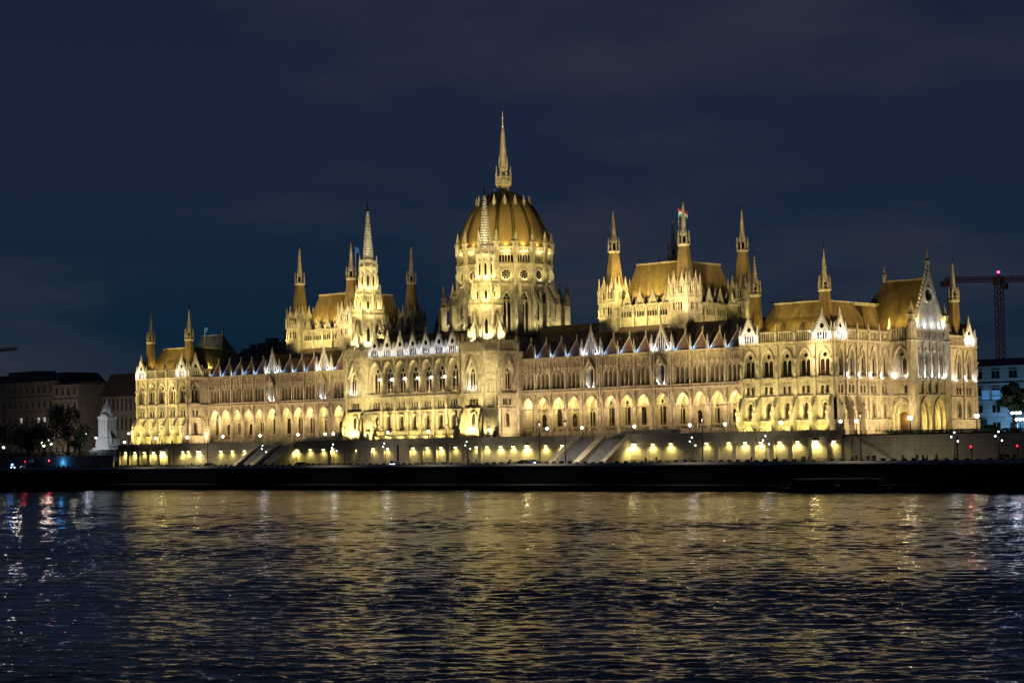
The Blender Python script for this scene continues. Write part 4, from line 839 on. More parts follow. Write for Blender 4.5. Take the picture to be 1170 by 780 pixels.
spot(F1+6, -5, 12.6, F1, -5, 20, 900, (1, .74, .4), 110); spot(F1+9, -4, 13, F1, -4, 28, 1400, (1, .74, .45), 90)
for c in cc:
    spot(c, -16.6, 12.4, c, -13.9, 18, 420, (1, .82, .26), 120, .2); spot(c, -17.4, 13.3, c, -13.9, 30, 2000, (1, .80, .35), 90, .25)
    wl(c-1.5, -15.6, 36.7, 32, WHITE); wl(c+1.5, -15.6, 36.7, 32, WHITE); wl(c, -14.5, 26.2, 40, (1, .8, .4))
for s in (1, -1):
    for q, z_ in ((-3.2, 16.5), (3.2, 16.5), (0, 28)): spot(23.4*s+q*.6, -17.3, 13.4, 23.4*s+q*.5, -14.5, z_, 1250, (1, .81, .32), 105, .2)
    for q in (-.9, .9): wl(23.4*s+q, -15.8, 26.3, 60, WHITE)
spot(36, -9, 12.6, 29.65, -8, 20, 1500, (1, .76, .42), 110); spot(38, -11, 13, 29.65, -8, 30, 2200, (1, .74, .45), 90)
spot(-23, -9, 12.6, -29, -8, 20, 10, YEL, 110)
# end facade: rosy wash from the square, white accents along the second-floor sill
for i, u in enumerate((-6, -1, 4, 9, 45, 52)): spot(E1+14, u-2, 12.5, E1, u, 20, 1900, (1, .73, .37), 100, .3)
for i, u in enumerate((-3.9, .8, 5.5, 10.2, 44, 48.8, 53.4)):
    wl(E1+1.0, u, 25.8, 62*random.uniform(.6, 1.2), (.95, .9, .95), -1, 0)
    b = MB().m('wglow'); b.box(u-.14, u+.14, .8, 1.05, 25.1, 25.3, FE); part(b, 'floodlight')
for u in (19, 22.2, 25.4, 16.2, 28.2): wl(E1+7.4, u, 25.7, 60, (.9, .9, 1), -1, 0)
for u in (17.1, 20.6, 23.8, 27.3): wl(E1+7.7, u, 37.7, 85, (.7, .82, 1), -1, 0)
for u in (16.2, 28.2): wl(E1+7.2, u, 38.8, 150, (1, .72, .14), -1, 0)
for u in (19.6, 25.8): lamp(E1+5.0, u, 15, 200, (1, .74, .22), .2); spot(E1+20, u, 12.4, E1+6.6, u, 22, 1100, (1, .76, .30), 90)
lamp(E1+3.3, 15.8, 15.5, 170, (1, .76, .25), .2); spot(E1+5, 4, 12.6, E1+3.3, 14.8, 24, 1500, (1, .74, .34), 90); wl(E1+1.5, 13.7, 25.8, 70, (.95, .9, .95), 0, 1); wl(E1+5.2, 13.7, 25.8, 70, (.95, .9, .95), 0, 1)
for u in (17, 22.2, 28): spot(E1+24, u, 14, E1+6.6, u, 40, 2300, (.9, .84, .78), 60)
for u in (-7.2, -5.2, 50.2, 52.2): wl(E1+1.6, u, 34.9, 75, (.72, .84, 1), -1, 0)
for x, y in ((126, 20), (130, 10), (130, 15), (129, 4)): wl(E1-1.0, y, 35.4, 90, YEL, -1, 0)
spot(E1+3, 12.5, 37.3, E1+2, 19, 46, 700, GOLD, 120); spot(E1+.5, 12.5, 37, E1-2, 19, 46, 500, GOLD, 120); spot(E1-3, 47, 35, E1-4, 51, 42, 500, GOLD, 100)
spot(E1+1, 49, 34.8, E1-3.6, 51, 42, 500, YEL, 80)


# added floods without fixtures, most over the quay, to brighten roofs and spires
for x, tx, ty, tz, p in ((-150, -121, 0, 42, 26000), (-95, -110, -4, 46, 16000), (-20, -64, 14, 54, 26000), (70, 64, 14, 56, 20000), (105, 76, 20, 56, 20000), (100, 120, -4, 44, 18000), (165, 128, -4, 46, 16000), (-60, -23, -9, 56, 14000), (10, -23, -9, 56, 12000), (60, 23, -9, 58, 16000)):
    spot(x, -38, 16, tx, ty, tz, p*1.5, (1, .76, .28), 34, .4, 1)
for y, p in ((0, 18000), (40, 22000)): spot(E1+46, y, 20, E1-8, y+6, 45, p*1.8, (1, .72, .30), 44, .4, 1)

for s in (1, -1):
    spot(23.4*s+26, -38, 15, 23.4*s, -12, 31, 30000, (1, .80, .37), 27, .4, .8)  # added beam over the quay, lifting the tower body
for x in (-120, 0, 120):
    spot(x+16, -38, 14, x, -9, 27, 3000, (1, .78, .38), 62, .4, 1)  # added frontal fill over the quay, lifting the facade
spot(-E1+4, 9, 37, -E1+6, 19, 46, 1200, GOLD, 120); spot(-E0+6, 4, 35.5, -E0-3, 6, 42, 900, GOLD, 120); spot(-E0-3, 2, 37, -E0-10, 10, 42, 900, GOLD, 120)
spot(36, 2, 36.8, 36, 10, 41, 260, GOLD, 140); spot(-36, 2, 36.8, -36, 10, 41, 260, GOLD, 140)

spot(126, -38, 16, 134, 19, 45, 50000, (1, .70, .36), 18, .4, 1); spot(-112, -38, 16, -121, 26, 46, 30000, (1, .74, .32), 20, .4, 1)  # added beams over the quay, brightening both end roofs
for s in (1, -1):
    spot(23.4*s+7.5, -17.1, 13.3, 23.4*s+5, -13, 22, 650, (1, .81, .32), 110, .2); spot(23.4*s+1, -17.2, 13.4, 23.4*s+3, -14.5, 30, 1800, (1, .80, .37), 80, .2)

spot(40, 150, 15, -2, 300, 70, 9000, (1, .6, .5), 60, .5, 1)  # added warm beam that brightens the crane
# ============================================================ SMALL THINGS ROUND THE PALACE
def at(px, py, Y):                          # a point of the plane y = Y seen at a photo pixel
    u, w = px-585, 390-py; d = fw*2286.186+rx*u+uy*w; t = (Y-cam.location.y)/d.y; return cam.location+d*t
ORD = 'first second third fourth fifth sixth seventh eighth ninth tenth eleventh twelfth thirteenth fourteenth fifteenth'.split()
ZN = [(-1e9, 140, 'left of the palace'), (140, 240, 'below the left pavilion'), (240, 395, 'below the left arcade'), (395, 585, 'below the central block'), (585, 848, 'below the right arcade'), (848, 962, 'below the right pavilion'), (962, 1e9, 'right of the lit terrace')]
def order(L, desc):                          # L: (photo x, thing); each gets its own label
    for lo, hi, nm in ZN:
        q = sorted([t for t in L if lo <= t[0] < hi], key=lambda t: t[0]); n = len(q)
        for i, (x, o) in enumerate(q):
            if n == 1: o['label'] = '%s %s' % (desc, nm)
            elif i < n/2: o['label'] = '%s %s, %s from the left' % (desc, nm, ORD[i])
            else: o['label'] = '%s %s, %s from the right' % (desc, nm, ORD[n-1-i])
def copy_thing(src, loc, rz=0, sc=None):
    r = src.copy(); C.objects.link(r); r.location = loc; r.rotation_euler = (0, 0, rz)
    if sc: r.scale = sc
    for ch in src.children:
        c = ch.copy(); C.objects.link(c); c.parent = r
        for g in ch.children: d = g.copy(); C.objects.link(d); d.parent = c
    return r
def local(mb, name, parent, smooth=False, loc=None):
    o = mb.build(name, parent, loc, smooth); return o
# --- wall lamps on the terrace wall
L = []; first = None
for px_ in (144,154.6,165.4,176,187,209.5,215.7,227.7,253,266,280,340,355,370,381,409,427,443,472.6,488.8,504.5,521,545,557,572.5,587,602.8,624,643,725,746.5,767,808,833.4,852,870,891.6,912,932.7,953.4):
    x = at(px_, 515, YT).x; strong = px_ in (187, 227.7, 602.8, 725, 932.7)
    loc = (x, YT, 10.35)
    if not first:
        first = thing('wall_lamp', 'x', 'wall lamp', loc, 'wall lamps along the terrace wall')
        b = MB().m('iron'); b.box(-.3, .3, 0, .5, .12, .3); b.box(-.06, .06, 0, .3, .3, .45); local(b, 'lamp_shade', first)
        b = MB().m('yglow'); b.box(-.26, .26, .06, .46, -.08, .118); local(b, 'lamp_glass', first); o = first
    else: o = copy_thing(first, loc)
    if strong: o.scale = (1.7, 1.3, 1.7)
    L.append((px_, o)); spot(x, YT-.75, 10.1, x, YT-.1, 6.5, (900 if strong else random.choice((190, 270, 350, 430))), (1, .80, .24), 160, .12, .9)
    if strong: lamp(x, YT-1.0, 10.0, 28, (1, .88, .5), .2)
order(L, 'small yellow wall lamp on the terrace wall')
# --- globe lamps on the terrace
L = []; first = None
for px_, py_ in ((177.7,503),(213.8,502.7),(254.6,502),(297.2,501),(340.5,500.5),(371.5,499.5),(380.8,499),(443,495),(489.3,496),(559.2,494),(625,493),(665,492),(724.8,490),(788.2,489),(828.3,487),(892.3,484.6),(960.4,484),(978.4,484),(1040,480),(1116,479)):
    q = at(px_, py_, -16.9)
    if not first:
        first = thing('globe_lamp', 'x', 'street lamp', (q.x, -16.9, G), 'globe lamps along the terrace edge')
        b = MB().m('iron'); b.lathe(0, 0, [(.24, 0), (.2, .5), (.09, .7), (.06, 2.4), (.14, 2.5), (.05, 2.6)], 8); local(b, 'lamp_post', first)
        b = MB().m('globe'); b.lathe(0, 0, [(.08, 2.55), (.26, 2.7), (.34, 2.95), (.26, 3.2), (.08, 3.32)], 8); gl0 = local(b, 'lamp_globe', first)
        b = MB().m('iron'); b.lathe(0, 0, [(.14, 3.3), (.02, 3.6)], 6); local(b, 'lamp_cap', first); o = first
    else: o = copy_thing(first, (q.x, -16.9, G))
    if px_ > 1030: o.scale = (1.5, 1.5, 1.15)
    L.append((px_, o)); lamp(q.x, -16.9, G+2.95, 95 if px_ < 1030 else 200, (1, .86, .62), .3)
order(L, 'black lamp post with one white globe')
# --- tall lamp posts on the quay: clusters of discs and thin masts
L = []; first = None
for px_, py_ in ((301, 511), (381.5, 510), (440, 509), (534, 506), (791, 504), (875, 502), (1090.6, 501), (1141, 500)):
    q = at(px_, py_, -33)
    if not first:
        first = thing('quay_lamp', 'x', 'street lamp', (q.x, -33, Q), 'cluster lamps on the quay')
        b = MB().m('iron'); b.lathe(0, 0, [(.25, 0), (.2, .8), (.1, 1), (.07, 5.2)], 8)
        for i in range(6):
            a_ = i*math.pi/3; b.box(.0, .75, -.03, .03, 3.7+.45*i, 3.76+.45*i, Fr(0, 0, i*60)) if i % 2 else b.box(.0, .75, -.03, .03, 3.7+.45*i, 3.76+.45*i, Fr(0, 0, i*60))
        local(b, 'lamp_post', first)
        for i in range(6):
            b = MB().m('globec' if i % 2 else 'iron'); k = .75; a_ = math.radians(i*60); z = 3.76+.45*i
            b.lathe(k*math.cos(a_), k*math.sin(a_), [(.06, z), (.14, z+.1), (.16, z+.22), (.08, z+.32)], 8); local(b, 'lamp_globe', first)
        o = first
    else: o = copy_thing(first, (q.x, -33, Q))
    L.append((px_, o)); lamp(q.x, -33, Q+4.9, 30, (.80, .86, 1), .4)
order(L, 'dark lamp post with clustered globes')
L = []; first = None
for px_, top in ((182, 497), (237, 499), (393.5, 491), (510, 489), (616.3, 489), (645.5, 485), (802, 482), (982.7, 473)):
    q = at(px_, top, -36.5)
    if not first:
        first = thing('light_mast', 'x', 'mast', (q.x, -36.5, Q), 'thin masts along the quay')
        b = MB().m('iron'); b.lathe(0, 0, [(.14, 0), (.1, 4), (.07, 10.6)], 6); local(b, 'pole', first); b = MB().m('iron'); b.box(-.35, .35, -.12, .12, 10.5, 10.75); local(b, 'lamp_head', first); o = first
    else: o = copy_thing(first, (q.x, -36.5, Q))
    L.append((px_, o)); spot(q.x, -36.5, Q+10.3, q.x, -32, Q, 4200, (1, .84, .58), 150, .3, 1)  # downward light added to each mast, brightening terrace wall and kerb
order(L, 'thin dark mast standing on the quay')
# --- low blocks along the quay edge
first = None
for i in range(150):
    x = -150+2.48*i+random.uniform(-.15, .15)
    if random.random() < .06: continue
    if not first:
        b = MB().m('iron'); b.loop([[(-.42, -.3, 0), (.42, -.3, 0), (.42, .3, 0), (-.42, .3, 0)], [(-.42, -.3, .7), (.42, -.3, .7), (.42, .3, .7), (-.42, .3, .7)], [(-.36, -.24, .8), (.36, -.24, .8), (.36, .24, .8), (-.36, .24, .8)]])
        first = b.build('quay_block', None, (x, -41.0, Q+.16)); tag(first, 'one of the low dark blocks in a row along the quay edge', 'bollard', 'low dark blocks lining the quay edge')
    else: o = first.copy(); C.objects.link(o); o.location = (x, -41.0, Q+.16); o.scale.z = random.uniform(.9, 1.2)
# --- people
def person_mesh(pose, cl):
    v = {'pel': (0, 0, .95), 'chest': (0, .0, 1.28), 'neck': (0, 0, 1.48), 'head': (0, -.02, 1.60), 'top': (0, 0, 1.72)}
    r = {'pel': .15, 'chest': .17, 'neck': .06, 'head': .10, 'top': .07}; e = [('pel', 'chest'), ('chest', 'neck'), ('neck', 'head'), ('head', 'top')]
    st = {'stand': (.0, .0), 'walk': (.28, -.28), 'turn': (.08, -.05)}[pose]
    for s_, d in (('l', st[0]), ('r', st[1])):
        k = -1 if s_ == 'l' else 1
        v.update({'hip'+s_: (k*.1, 0, .9), 'knee'+s_: (k*.11, -d*.6, .5), 'ank'+s_: (k*.12, -d+.04, .09), 'toe'+s_: (k*.13, -d-.14, .05), 'sh'+s_: (k*.19, 0, 1.42), 'elb'+s_: (k*.27, d*.3+.03, 1.13), 'wr'+s_: (k*.25, d*.6-.08, .9), 'ha'+s_: (k*.24, d*.6-.12, .8)})
        r.update({'hip'+s_: .11, 'knee'+s_: .075, 'ank'+s_: .05, 'toe'+s_: .04, 'sh'+s_: .075, 'elb'+s_: .055, 'wr'+s_: .04, 'ha'+s_: .035})
        e += [('pel', 'hip'+s_), ('hip'+s_, 'knee'+s_), ('knee'+s_, 'ank'+s_), ('ank'+s_, 'toe'+s_), ('chest', 'sh'+s_), ('sh'+s_, 'elb'+s_), ('elb'+s_, 'wr'+s_), ('wr'+s_, 'ha'+s_)]
    ks = list(v); me = bpy.data.meshes.new('person'); me.from_pydata([v[k] for k in ks], [(ks.index(a), ks.index(b_)) for a, b_ in e], [])
    o = bpy.data.objects.new('tmp', me); C.objects.link(o); o.modifiers.new('s', 'SKIN'); 
    sv = me.skin_vertices[0].data if me.skin_vertices else None
    if sv is None:
        bm = bmesh.new(); bm.from_mesh(me); ly = bm.verts.layers.skin.verify(); bm.to_mesh(me); bm.free(); sv = me.skin_vertices[0].data
    for i, k in enumerate(ks): sv[i].radius = (r[k], r[k]*(.75 if k in ('chest', 'pel') else 1)); sv[i].use_root = k == 'pel'
    o.modifiers.new('u', 'SUBSURF').levels = 1; o.modifiers['u'].render_levels = 1
    dg = bpy.context.evaluated_depsgraph_get(); m2 = bpy.data.meshes.new_from_object(o.evaluated_get(dg)); C.objects.unlink(o); bpy.data.objects.remove(o)
    m2.materials.clear(); m2.materials.append(M[cl]); m2.materials.append(M['skin'])
    for p in m2.polygons: p.use_smooth = True; p.material_index = 1 if p.center.z > 1.52 or (p.center.z < .86 and abs(p.center.x) > .2) else 0
    m2.name = 'person'; return m2
PM = [person_mesh(p, c_) for p, c_ in (('stand', 'cloth'), ('walk', 'cloth2'), ('turn', 'cloth3'), ('walk', 'cloth'))]
L = []
for px_ in (67, 72, 84, 106, 117, 171, 178, 181, 219, 230, 237, 240, 272, 275, 298, 309, 312, 447, 536, 544, 583, 651.5, 738, 750, 783.5, 789, 858.5, 887.8, 917, 919.5, 924, 974, 978.5, 991, 993, 998, 1000, 1031.5, 1048, 1055, 1059.5, 1070.5, 1091, 1144, 1146, 1149, 1152, 1159, 1161):
    Yp = random.uniform(-39.8, -35); q = at(px_, 530, Yp)
    o = bpy.data.objects.new('person', random.choice(PM)); C.objects.link(o); o.location = (q.x, Yp, Q+.16); o.rotation_euler = (0, 0, random.uniform(0, 6.28)); o.scale = (1, 1, random.uniform(.93, 1.06))
    o['category'] = 'person'; o['group'] = 'people out on the quay'; L.append((px_, o))
order(L, 'person in dark clothes on the quay')
# --- cars
def car(px_, paint, lab, Y=-31, face=1, lights='globec', rz=0):
    q = at(px_, 530, Y); t = thing('parked_car' if not lights else 'car', lab, 'car', (q.x, Y, Q+.02)); M.setdefault(paint[0], mat(paint[0], paint[1], .3, .2))
    b = MB().m(paint[0])
    b.loop([[(x*face, y, z) for x, z in ((-2.15, .3), (2.15, .3), (2.2, .75), (1.2, .95), (.55, 1.42), (-1.1, 1.45), (-1.9, 1.0), (-2.2, .9))] for y in (-.85, .85)]); local(b, 'body', t)
    b = MB().m('glass')
    for s_ in (-1, 1): b.loop([[(x*face, y*s_, z) for x, z in ((1.05, .96), (.5, 1.36), (-1.05, 1.39), (-1.7, 1.0))] for y in (.84, .865)])
    b.idx([((1.17)*face, -.7, .98), (1.17*face, .7, .98), (.6*face, .7, 1.4), (.6*face, -.7, 1.4)], [(0, 1, 2, 3)]); local(b, 'window', t)
    for x in (-1.35, 1.35):
        for y in (-.8, .8):
            w = MB().m('iron'); w.loop([[(x+.33*math.cos(k*math.pi/6), yy, .33+.33*math.sin(k*math.pi/6)) for k in range(12)] for yy in (y-.1, y+.1)]); local(w, 'wheel', t)
    for y in (-.6, .6):
        w = MB().m(lights or 'edge'); w.loop([[(2.21*face+d_, y+.18*math.cos(k*math.pi/3), .68+.12*math.sin(k*math.pi/3)) for k in range(6)] for d_ in (-.05*face, .04*face)]); local(w, 'headlight', t)
    if rz: t.rotation_euler.z = rz
    if lights: lamp(q.x+2.6*face*math.cos(rz), Y+2.6*math.sin(rz)*face, Q+.8, 60, (.6, .75, 1), .2)
    return t
car(18, ('car_paint_blue', (.03, .05, .12)), 'dark car with two bright cool headlights far left on the quay', rz=-1.0)
car(30, ('car_paint_black', (.02, .02, .025)), 'unlit dark car just right of the car with bright headlights', lights=None)
car(451, ('car_paint_silver', (.12, .12, .14)), 'small car with cool headlights below the central block', rz=-1.0)
car(610, ('car_paint_blue', (.03, .05, .12)), 'dark car with bluish headlights near the right edge of the central block', rz=-1.0)
car(601, ('car_paint_black', (.02, .02, .025)), 'unlit dark car just left of the car with bluish headlights', lights=None)
car(240, ('car_paint_black', (.02, .02, .025)), 'dark parked car on the quay below the left arcade', lights=None)
car(345, ('car_paint_black', (.02, .02, .025)), 'dark parked car on the quay at the foot of the left staircase, on its right', lights=None)
# --- traffic signals
def signal(px_, py_, Y, lens, lab):
    q = at(px_, py_, Y); t = thing('traffic_light', lab, 'traffic light', (q.x, Y, Q)); h = q.z-Q
    b = MB().m('iron'); b.lathe(0, 0, [(.09, 0), (.07, h-.4)], 6); b.box(-.2, .2, -.15, .15, h-.9, h+.35); local(b, 'signal_body', t)
    for k, dz in enumerate((0, -.35, -.65)):
        b = MB().m(lens if k == 0 else 'iron'); b.lathe(0, 0, [(.02, 0), (.2 if k == 0 else .12, .01), (.2 if k == 0 else .12, .1)], 8); o = local(b, 'signal_lens', t, loc=(0, -.2, h+dz)); o.rotation_euler = (R(90), 0, 0)
    return q
q = signal(56.7, 526, -30, 'red', 'traffic signal glowing red left of the palace, in front of the grey wall'); lamp(q.x, -30.6, q.z, 25, (1, .03, .10), .3)
q = signal(1110, 510, -30, 'faintred', 'small red traffic signal right of the palace in front of the dark wall'); lamp(q.x, -30.6, q.z, 12, (1, .05, .1), .2)
q = signal(1163, 509, -30, 'faintred', 'small red traffic signal at the far right edge'); lamp(q.x, -30.6, q.z, 12, (1, .05, .1), .2)
q = signal(29.5, 527, -30, 'faintred', 'faint red traffic signal far left beside the lit headlights'); lamp(q.x, -30.6, q.z, 12, (1, .05, .1), .2)
b = MB().m('bluelamp'); q = at(14, 531, -30); 
t = thing('light_sign', 'small glowing blue beacon low on the quay at the far left', 'beacon', (q.x, -30, Q)); b.lathe(0, 0, [(.3, 1.2), (.3, 1.8)], 8); local(b, 'lamp_glass', t); b = MB().m('iron'); b.lathe(0, 0, [(.12, 0), (.12, 1.2)], 6); local(b, 'post', t); lamp(q.x, -31, Q+1.6, 30, (.08, .3, 1), .3)
lamp(at(72, 528, -20).x, -21.0, 7.4, 120, (.05, .35, 1), .5)
# --- street lamps left and right behind the walls
L = []
for px_, py_, Y, m_, col, pw in ((4, 511, 10, 'globe', (1, .85, .6), 260), (13, 503, 30, 'globec', (.7, .82, 1), 220), (12.5, 507.5, 20, 'globec', (.9, .9, 1), 160), (47.5, 505.5, 20, 'globe', (1, .88, .7), 200), (50, 509, 10, 'globe', (1, .85, .6), 320), (55, 502.5, 30, 'globec', (.7, .82, 1), 160), (58.5, 507, 20, 'globec', (.9, .92, 1), 120), (48.5, 496, 40, 'globec', (.5, .68, 1), 240), (90.5, 504, 20, 'globe', (1, .9, .7), 260), (93.8, 507.6, 10, 'globe', (1, .85, .6), 260), (97.8, 495, 40, 'globec', (.6, .75, 1), 100), (109.6, 500, 12, 'globec', (.6, .78, 1), 200), (142.3, 505, -6, 'globe', (1, .85, .65), 150), (147, 495, 20, 'globec', (.4, .55, 1), 60), (136.5, 520, -14, 'globe', (1, .9, .9), 60), (102.5, 521.5, -16, 'globe', (1, .75, .6), 60)):
    q = at(px_, py_, Y); t = thing('street_lamp', 'x', 'street lamp', (q.x, Y, 9.6), 'street lamps in the square left of the palace'); h = q.z-9.6
    b = MB().m('iron'); b.lathe(0, 0, [(.14, 0), (.08, 1), (.06, h-.2)], 6); local(b, 'lamp_post', t)
    b = MB().m(m_); b.lathe(0, 0, [(.1, h-.35), (.38, h-.15), (.42, h), (.3, h+.2), (.08, h+.3)], 8); local(b, 'lamp_globe', t); L.append((px_, t)); lamp(q.x, Y, q.z, pw*.2, col, .4)
ls = sorted([t for t in L], key=lambda t: t[0])
for i, (x, o) in enumerate(ls): o['label'] = 'street lamp in the dark square left of the palace, %s from the %s' % ((ORD[i], 'left') if i < 8 else (ORD[len(ls)-1-i], 'right'))
for px_, py_, nm in ((1161, 470.5, 'taller cool white street lamp under the dark tree at right'), (1166, 478, 'lower cool white street lamp beside the dark tree at right edge')):
    q = at(px_, py_, -8); t = thing('street_lamp', nm, 'street lamp', (q.x, -8, G)); h = q.z-G
    b = MB().m('iron'); b.lathe(0, 0, [(.14, 0), (.08, 1), (.06, h-.2)], 6); b.box(-.9, .9, -.05, .05, h-.6, h-.5); local(b, 'lamp_post', t)
    for k in (-.9, 0, .9): b = MB().m('globec'); b.lathe(k, 0, [(.1, h-.5), (.34, h-.3), (.3, h), (.08, h+.1)], 8); local(b, 'lamp_globe', t)
    lamp(q.x, -9.5, q.z, 60, (.6, .8, 1), .4)
# --- monument
q = at(123, 512, 0); t = thing('monument', 'tall pale stone monument with seated figures on top, left of the palace', 'monument', (q.x, 0, 9.6))
t.scale = (.72, .72, 1.04)
b = MB().m('pale')
def sq(w, d_, z): return [(-w, -d_, z), (w, -d_, z), (w, d_, z), (-w, d_, z)]
b.loop([sq(6.5, 4, 0), sq(6.5, 4, 2.6)]); b.loop([sq(4.9, 3.4, 2.6), sq(4.7, 3.2, 5.4), sq(3.6, 2.6, 6.2), sq(3.3, 2.4, 11.4), sq(3.9, 2.8, 11.9), sq(3.9, 2.8, 12.7), sq(2.2, 1.6, 13.4), sq(1.9, 1.4, 14.4)])
for k in (-3.1, -1.0, 1.0, 3.1): b.box(k-.3, k+.3, 2.3, 2.75, 6.2, 11.6)
local(b, 'pedestal', t)
b = MB().m('pale')
b.lathe(0, 0, [(3.2, 12.6), (3.3, 13.2), (2.2, 13.9), (1.9, 14.0)], 12)
b.lathe(0, 0, [(1.9, 13.4), (2.1, 14.6), (1.5, 15.4), (1.3, 16.6), (.5, 17.1), (.62, 17.6), (.5, 18.1), (.05, 18.5)], 10); 
for k in (-1, 1): b.lathe(k*2.7, -.3, [(1.3, 12.6), (1.4, 13.6), (.9, 14.5), (.8, 15.0), (.32, 15.3), (.42, 15.7), (.05, 16.1)], 8); b.lathe(k*3.9, -1.2, [(1.1, 3.5), (1.1, 5.2), (.7, 6.6), (.3, 7), (.38, 7.4), (.05, 7.8)], 8)
b.lathe(.8, -1.2, [(.5, 13), (.6, 14.2), (.25, 14.8), (.3, 15.1), (.05, 15.4)], 8)
local(b, 'figure_group', t, True)
spot(q.x-6, -16, 10.5, q.x, 0, 19, 1900, (.85, .92, 1), 70); spot(q.x+10, -14, 10.5, q.x, 0, 17, 1300, (.85, .92, 1), 70)
b = MB().m('edge'); qa, qb = at(103, 514, -14), at(143, 514, -14); b.box(qa.x, qb.x, 14, 14.3, 9.6, 11.6)
for i in range(8): xx = qa.x+(qb.x-qa.x)*i/8; b.box(xx-.1, xx+.1, 14.3, 14.42, 9.6, 11.7)
tag(b.build('site_hoarding'), 'low white hoarding in front of the tall pale monument', 'hoarding'); lamp(qa.x+3, -17.0, 12.3, 100, (.75, .85, 1), .3)
# --- buildings beyond
def block(name, lab, x0, x1, Y, z0, z1, depth, cols, rows, m_='dimwall', roofh=3.5, roofm='darkroof', lit=(), ww=1.2, wh=2.0, gables=()):
    t = thing(name, lab, 'building', ((x0+x1)/2, Y, z0)); cx = (x0+x1)/2; L0 = (-cx, -Y, -z0); F = Fr(0, Y, 0)
    b = MB().m(m_); b.box(x0, x1, -depth, 0, z0, z1, F)
    n = rows; fh = (z1-z0)/n
    for i in range(1, n+1): b.box(x0-.2, x1+.2, 0, .35 if i < n else .8, z0+i*fh-.3, z0+i*fh, F)
    o = b.build('wall', t, L0)
    b = MB().m(roofm); b.dz([(.7, z1), (-4, z1+roofh), (-depth+4, z1+roofh), (-depth, z1)], x0-.3, x1+.3, F); b.build('roof', t, L0)
    k = 0
    for i in range(cols):
        for j in range(rows):
            u = x0+(x1-x0)*(i+.5)/cols; z = z0+fh*(j+.28)
            w = MB().m('glass' if (i, j) not in lit else 'litwin'); w.box(u-ww/2, u+ww/2, .02, .08, z, z+wh, F); w.m(m_); w.box(u-ww/2-.2, u+ww/2+.2, .0, .3, z-.25, z-.02, F); w.box(u-ww/2-.2, u+ww/2+.2, .0, .35, z+wh+.05, z+wh+.3, F); w.box(u-.05, u+.05, .08, .14, z, z+wh, F)
            if k < 99: w.build('window', t, L0)
            k += 1
    return t, L0, F
M['dimwall'] = noisy(mat('sooty_plaster_wall', (.25, .2, .17), .9), (.16, .13, .105), (.26, .215, .18), .3, .1)
M['palewall'] = noisy(mat('pale_stone_wall', (.3, .3, .32), .9), (.24, .245, .26), (.34, .34, .35), .3, .1, (3, 1.2, .04))
M['litwin'] = mat('lit_window', (.8, .8, .7), .5, emis=(.85, .85, .8), es=.5)
M['bluewin'] = mat('blue_lit_window', (.3, .5, .7), .5, emis=(.2, .5, .8), es=.10)
for k in ('litwin', 'bluewin'): M[k].cycles.emission_sampling = 'NONE'
xa, xb, xc, xd = at(-60, 430, 60).x, at(68, 430, 60).x, at(96, 430, 60).x, at(158, 430, 60).x
t, L0, F = block('apartment_block', 'wide dim apartment block with a few lit windows at the left edge', xa, xb, 60, 9.6, at(30, 437, 60).z, 22, 20, 5, lit=((13, 2), (16, 2), (17, 2), (9, 2)))
b = MB().m('dimwall'); q1, q2 = at(5, 431, 66), at(40, 431, 66); b.box(q1.x, q2.x, -76, -68, 38, at(20, 425.5, 70).z, F0); b.build('roof_house', t, L0)
t, L0, F = block('corner_house', 'dim house with a flat cornice between apartment block and gabled building', xb+.5, xc, 57, 9.6, at(80, 439, 57).z, 24, 4, 5, roofh=1.2)
t, L0, F = block('gabled_building', 'dark gothic building with steep roof and gable behind the pale monument', xc+1, xd+14, 68, 9.6, at(130, 453, 68).z, 26, 17, 3, ww=.9, wh=4.5, roofh=9)
g = MB().m('dimwall'); qg = at(104, 450, 67); g.uz([(qg.x-5, 30), (qg.x+5, 30), (qg.x+5, 33), (qg.x, at(104, 436, 67).z), (qg.x-5, 33)], .9, 1.6, F); g.build('gable', t, L0)
xr = at(1108, 430, 100).x
t, L0, F = block('office_building', 'pale stone building lit cool blue low down at the right edge', xr, xr+70, 100, 11.9, at(1140, 418, 100).z, 30, 13, 4, m_='palewall', roofh=2.2, ww=2.4, wh=2.0, lit=())
b = MB().m('bluewin')
for px_ in (1126, 1138): q = at(px_, 451, 99.9); b.box(q.x-1.2, q.x+1.2, .1, .16, q.z-1.3, q.z+1.3, F); 
b.build('lit_window_pane', t, L0)
b = MB().m('iron'); b.box(at(1121, 494, 99).x, at(1127, 494, 99).x, .3, 3, 11.9, 16, F); b.build('entrance', t, L0)
for px_, z, pw in ((1129, 14, 5200), (1143, 14, 6500), (1160, 14, 4200)): x = at(px_, 494, 92).x; lamp(x, 91, z, pw*.08, (.25, .6, 1), .8)
for px_, z, pw in ((20, 14, 1500), (55, 15, 1800), (85, 14, 1200)): x = at(px_, 494, 40).x; lamp(x, 40, z, pw*.5, (1, .86, .66), .8)  # added lamps without posts, here and below, lighting the left buildings
lamp(at(120, 480, 40).x, 45, 16, 450, (1, .86, .66), .8)
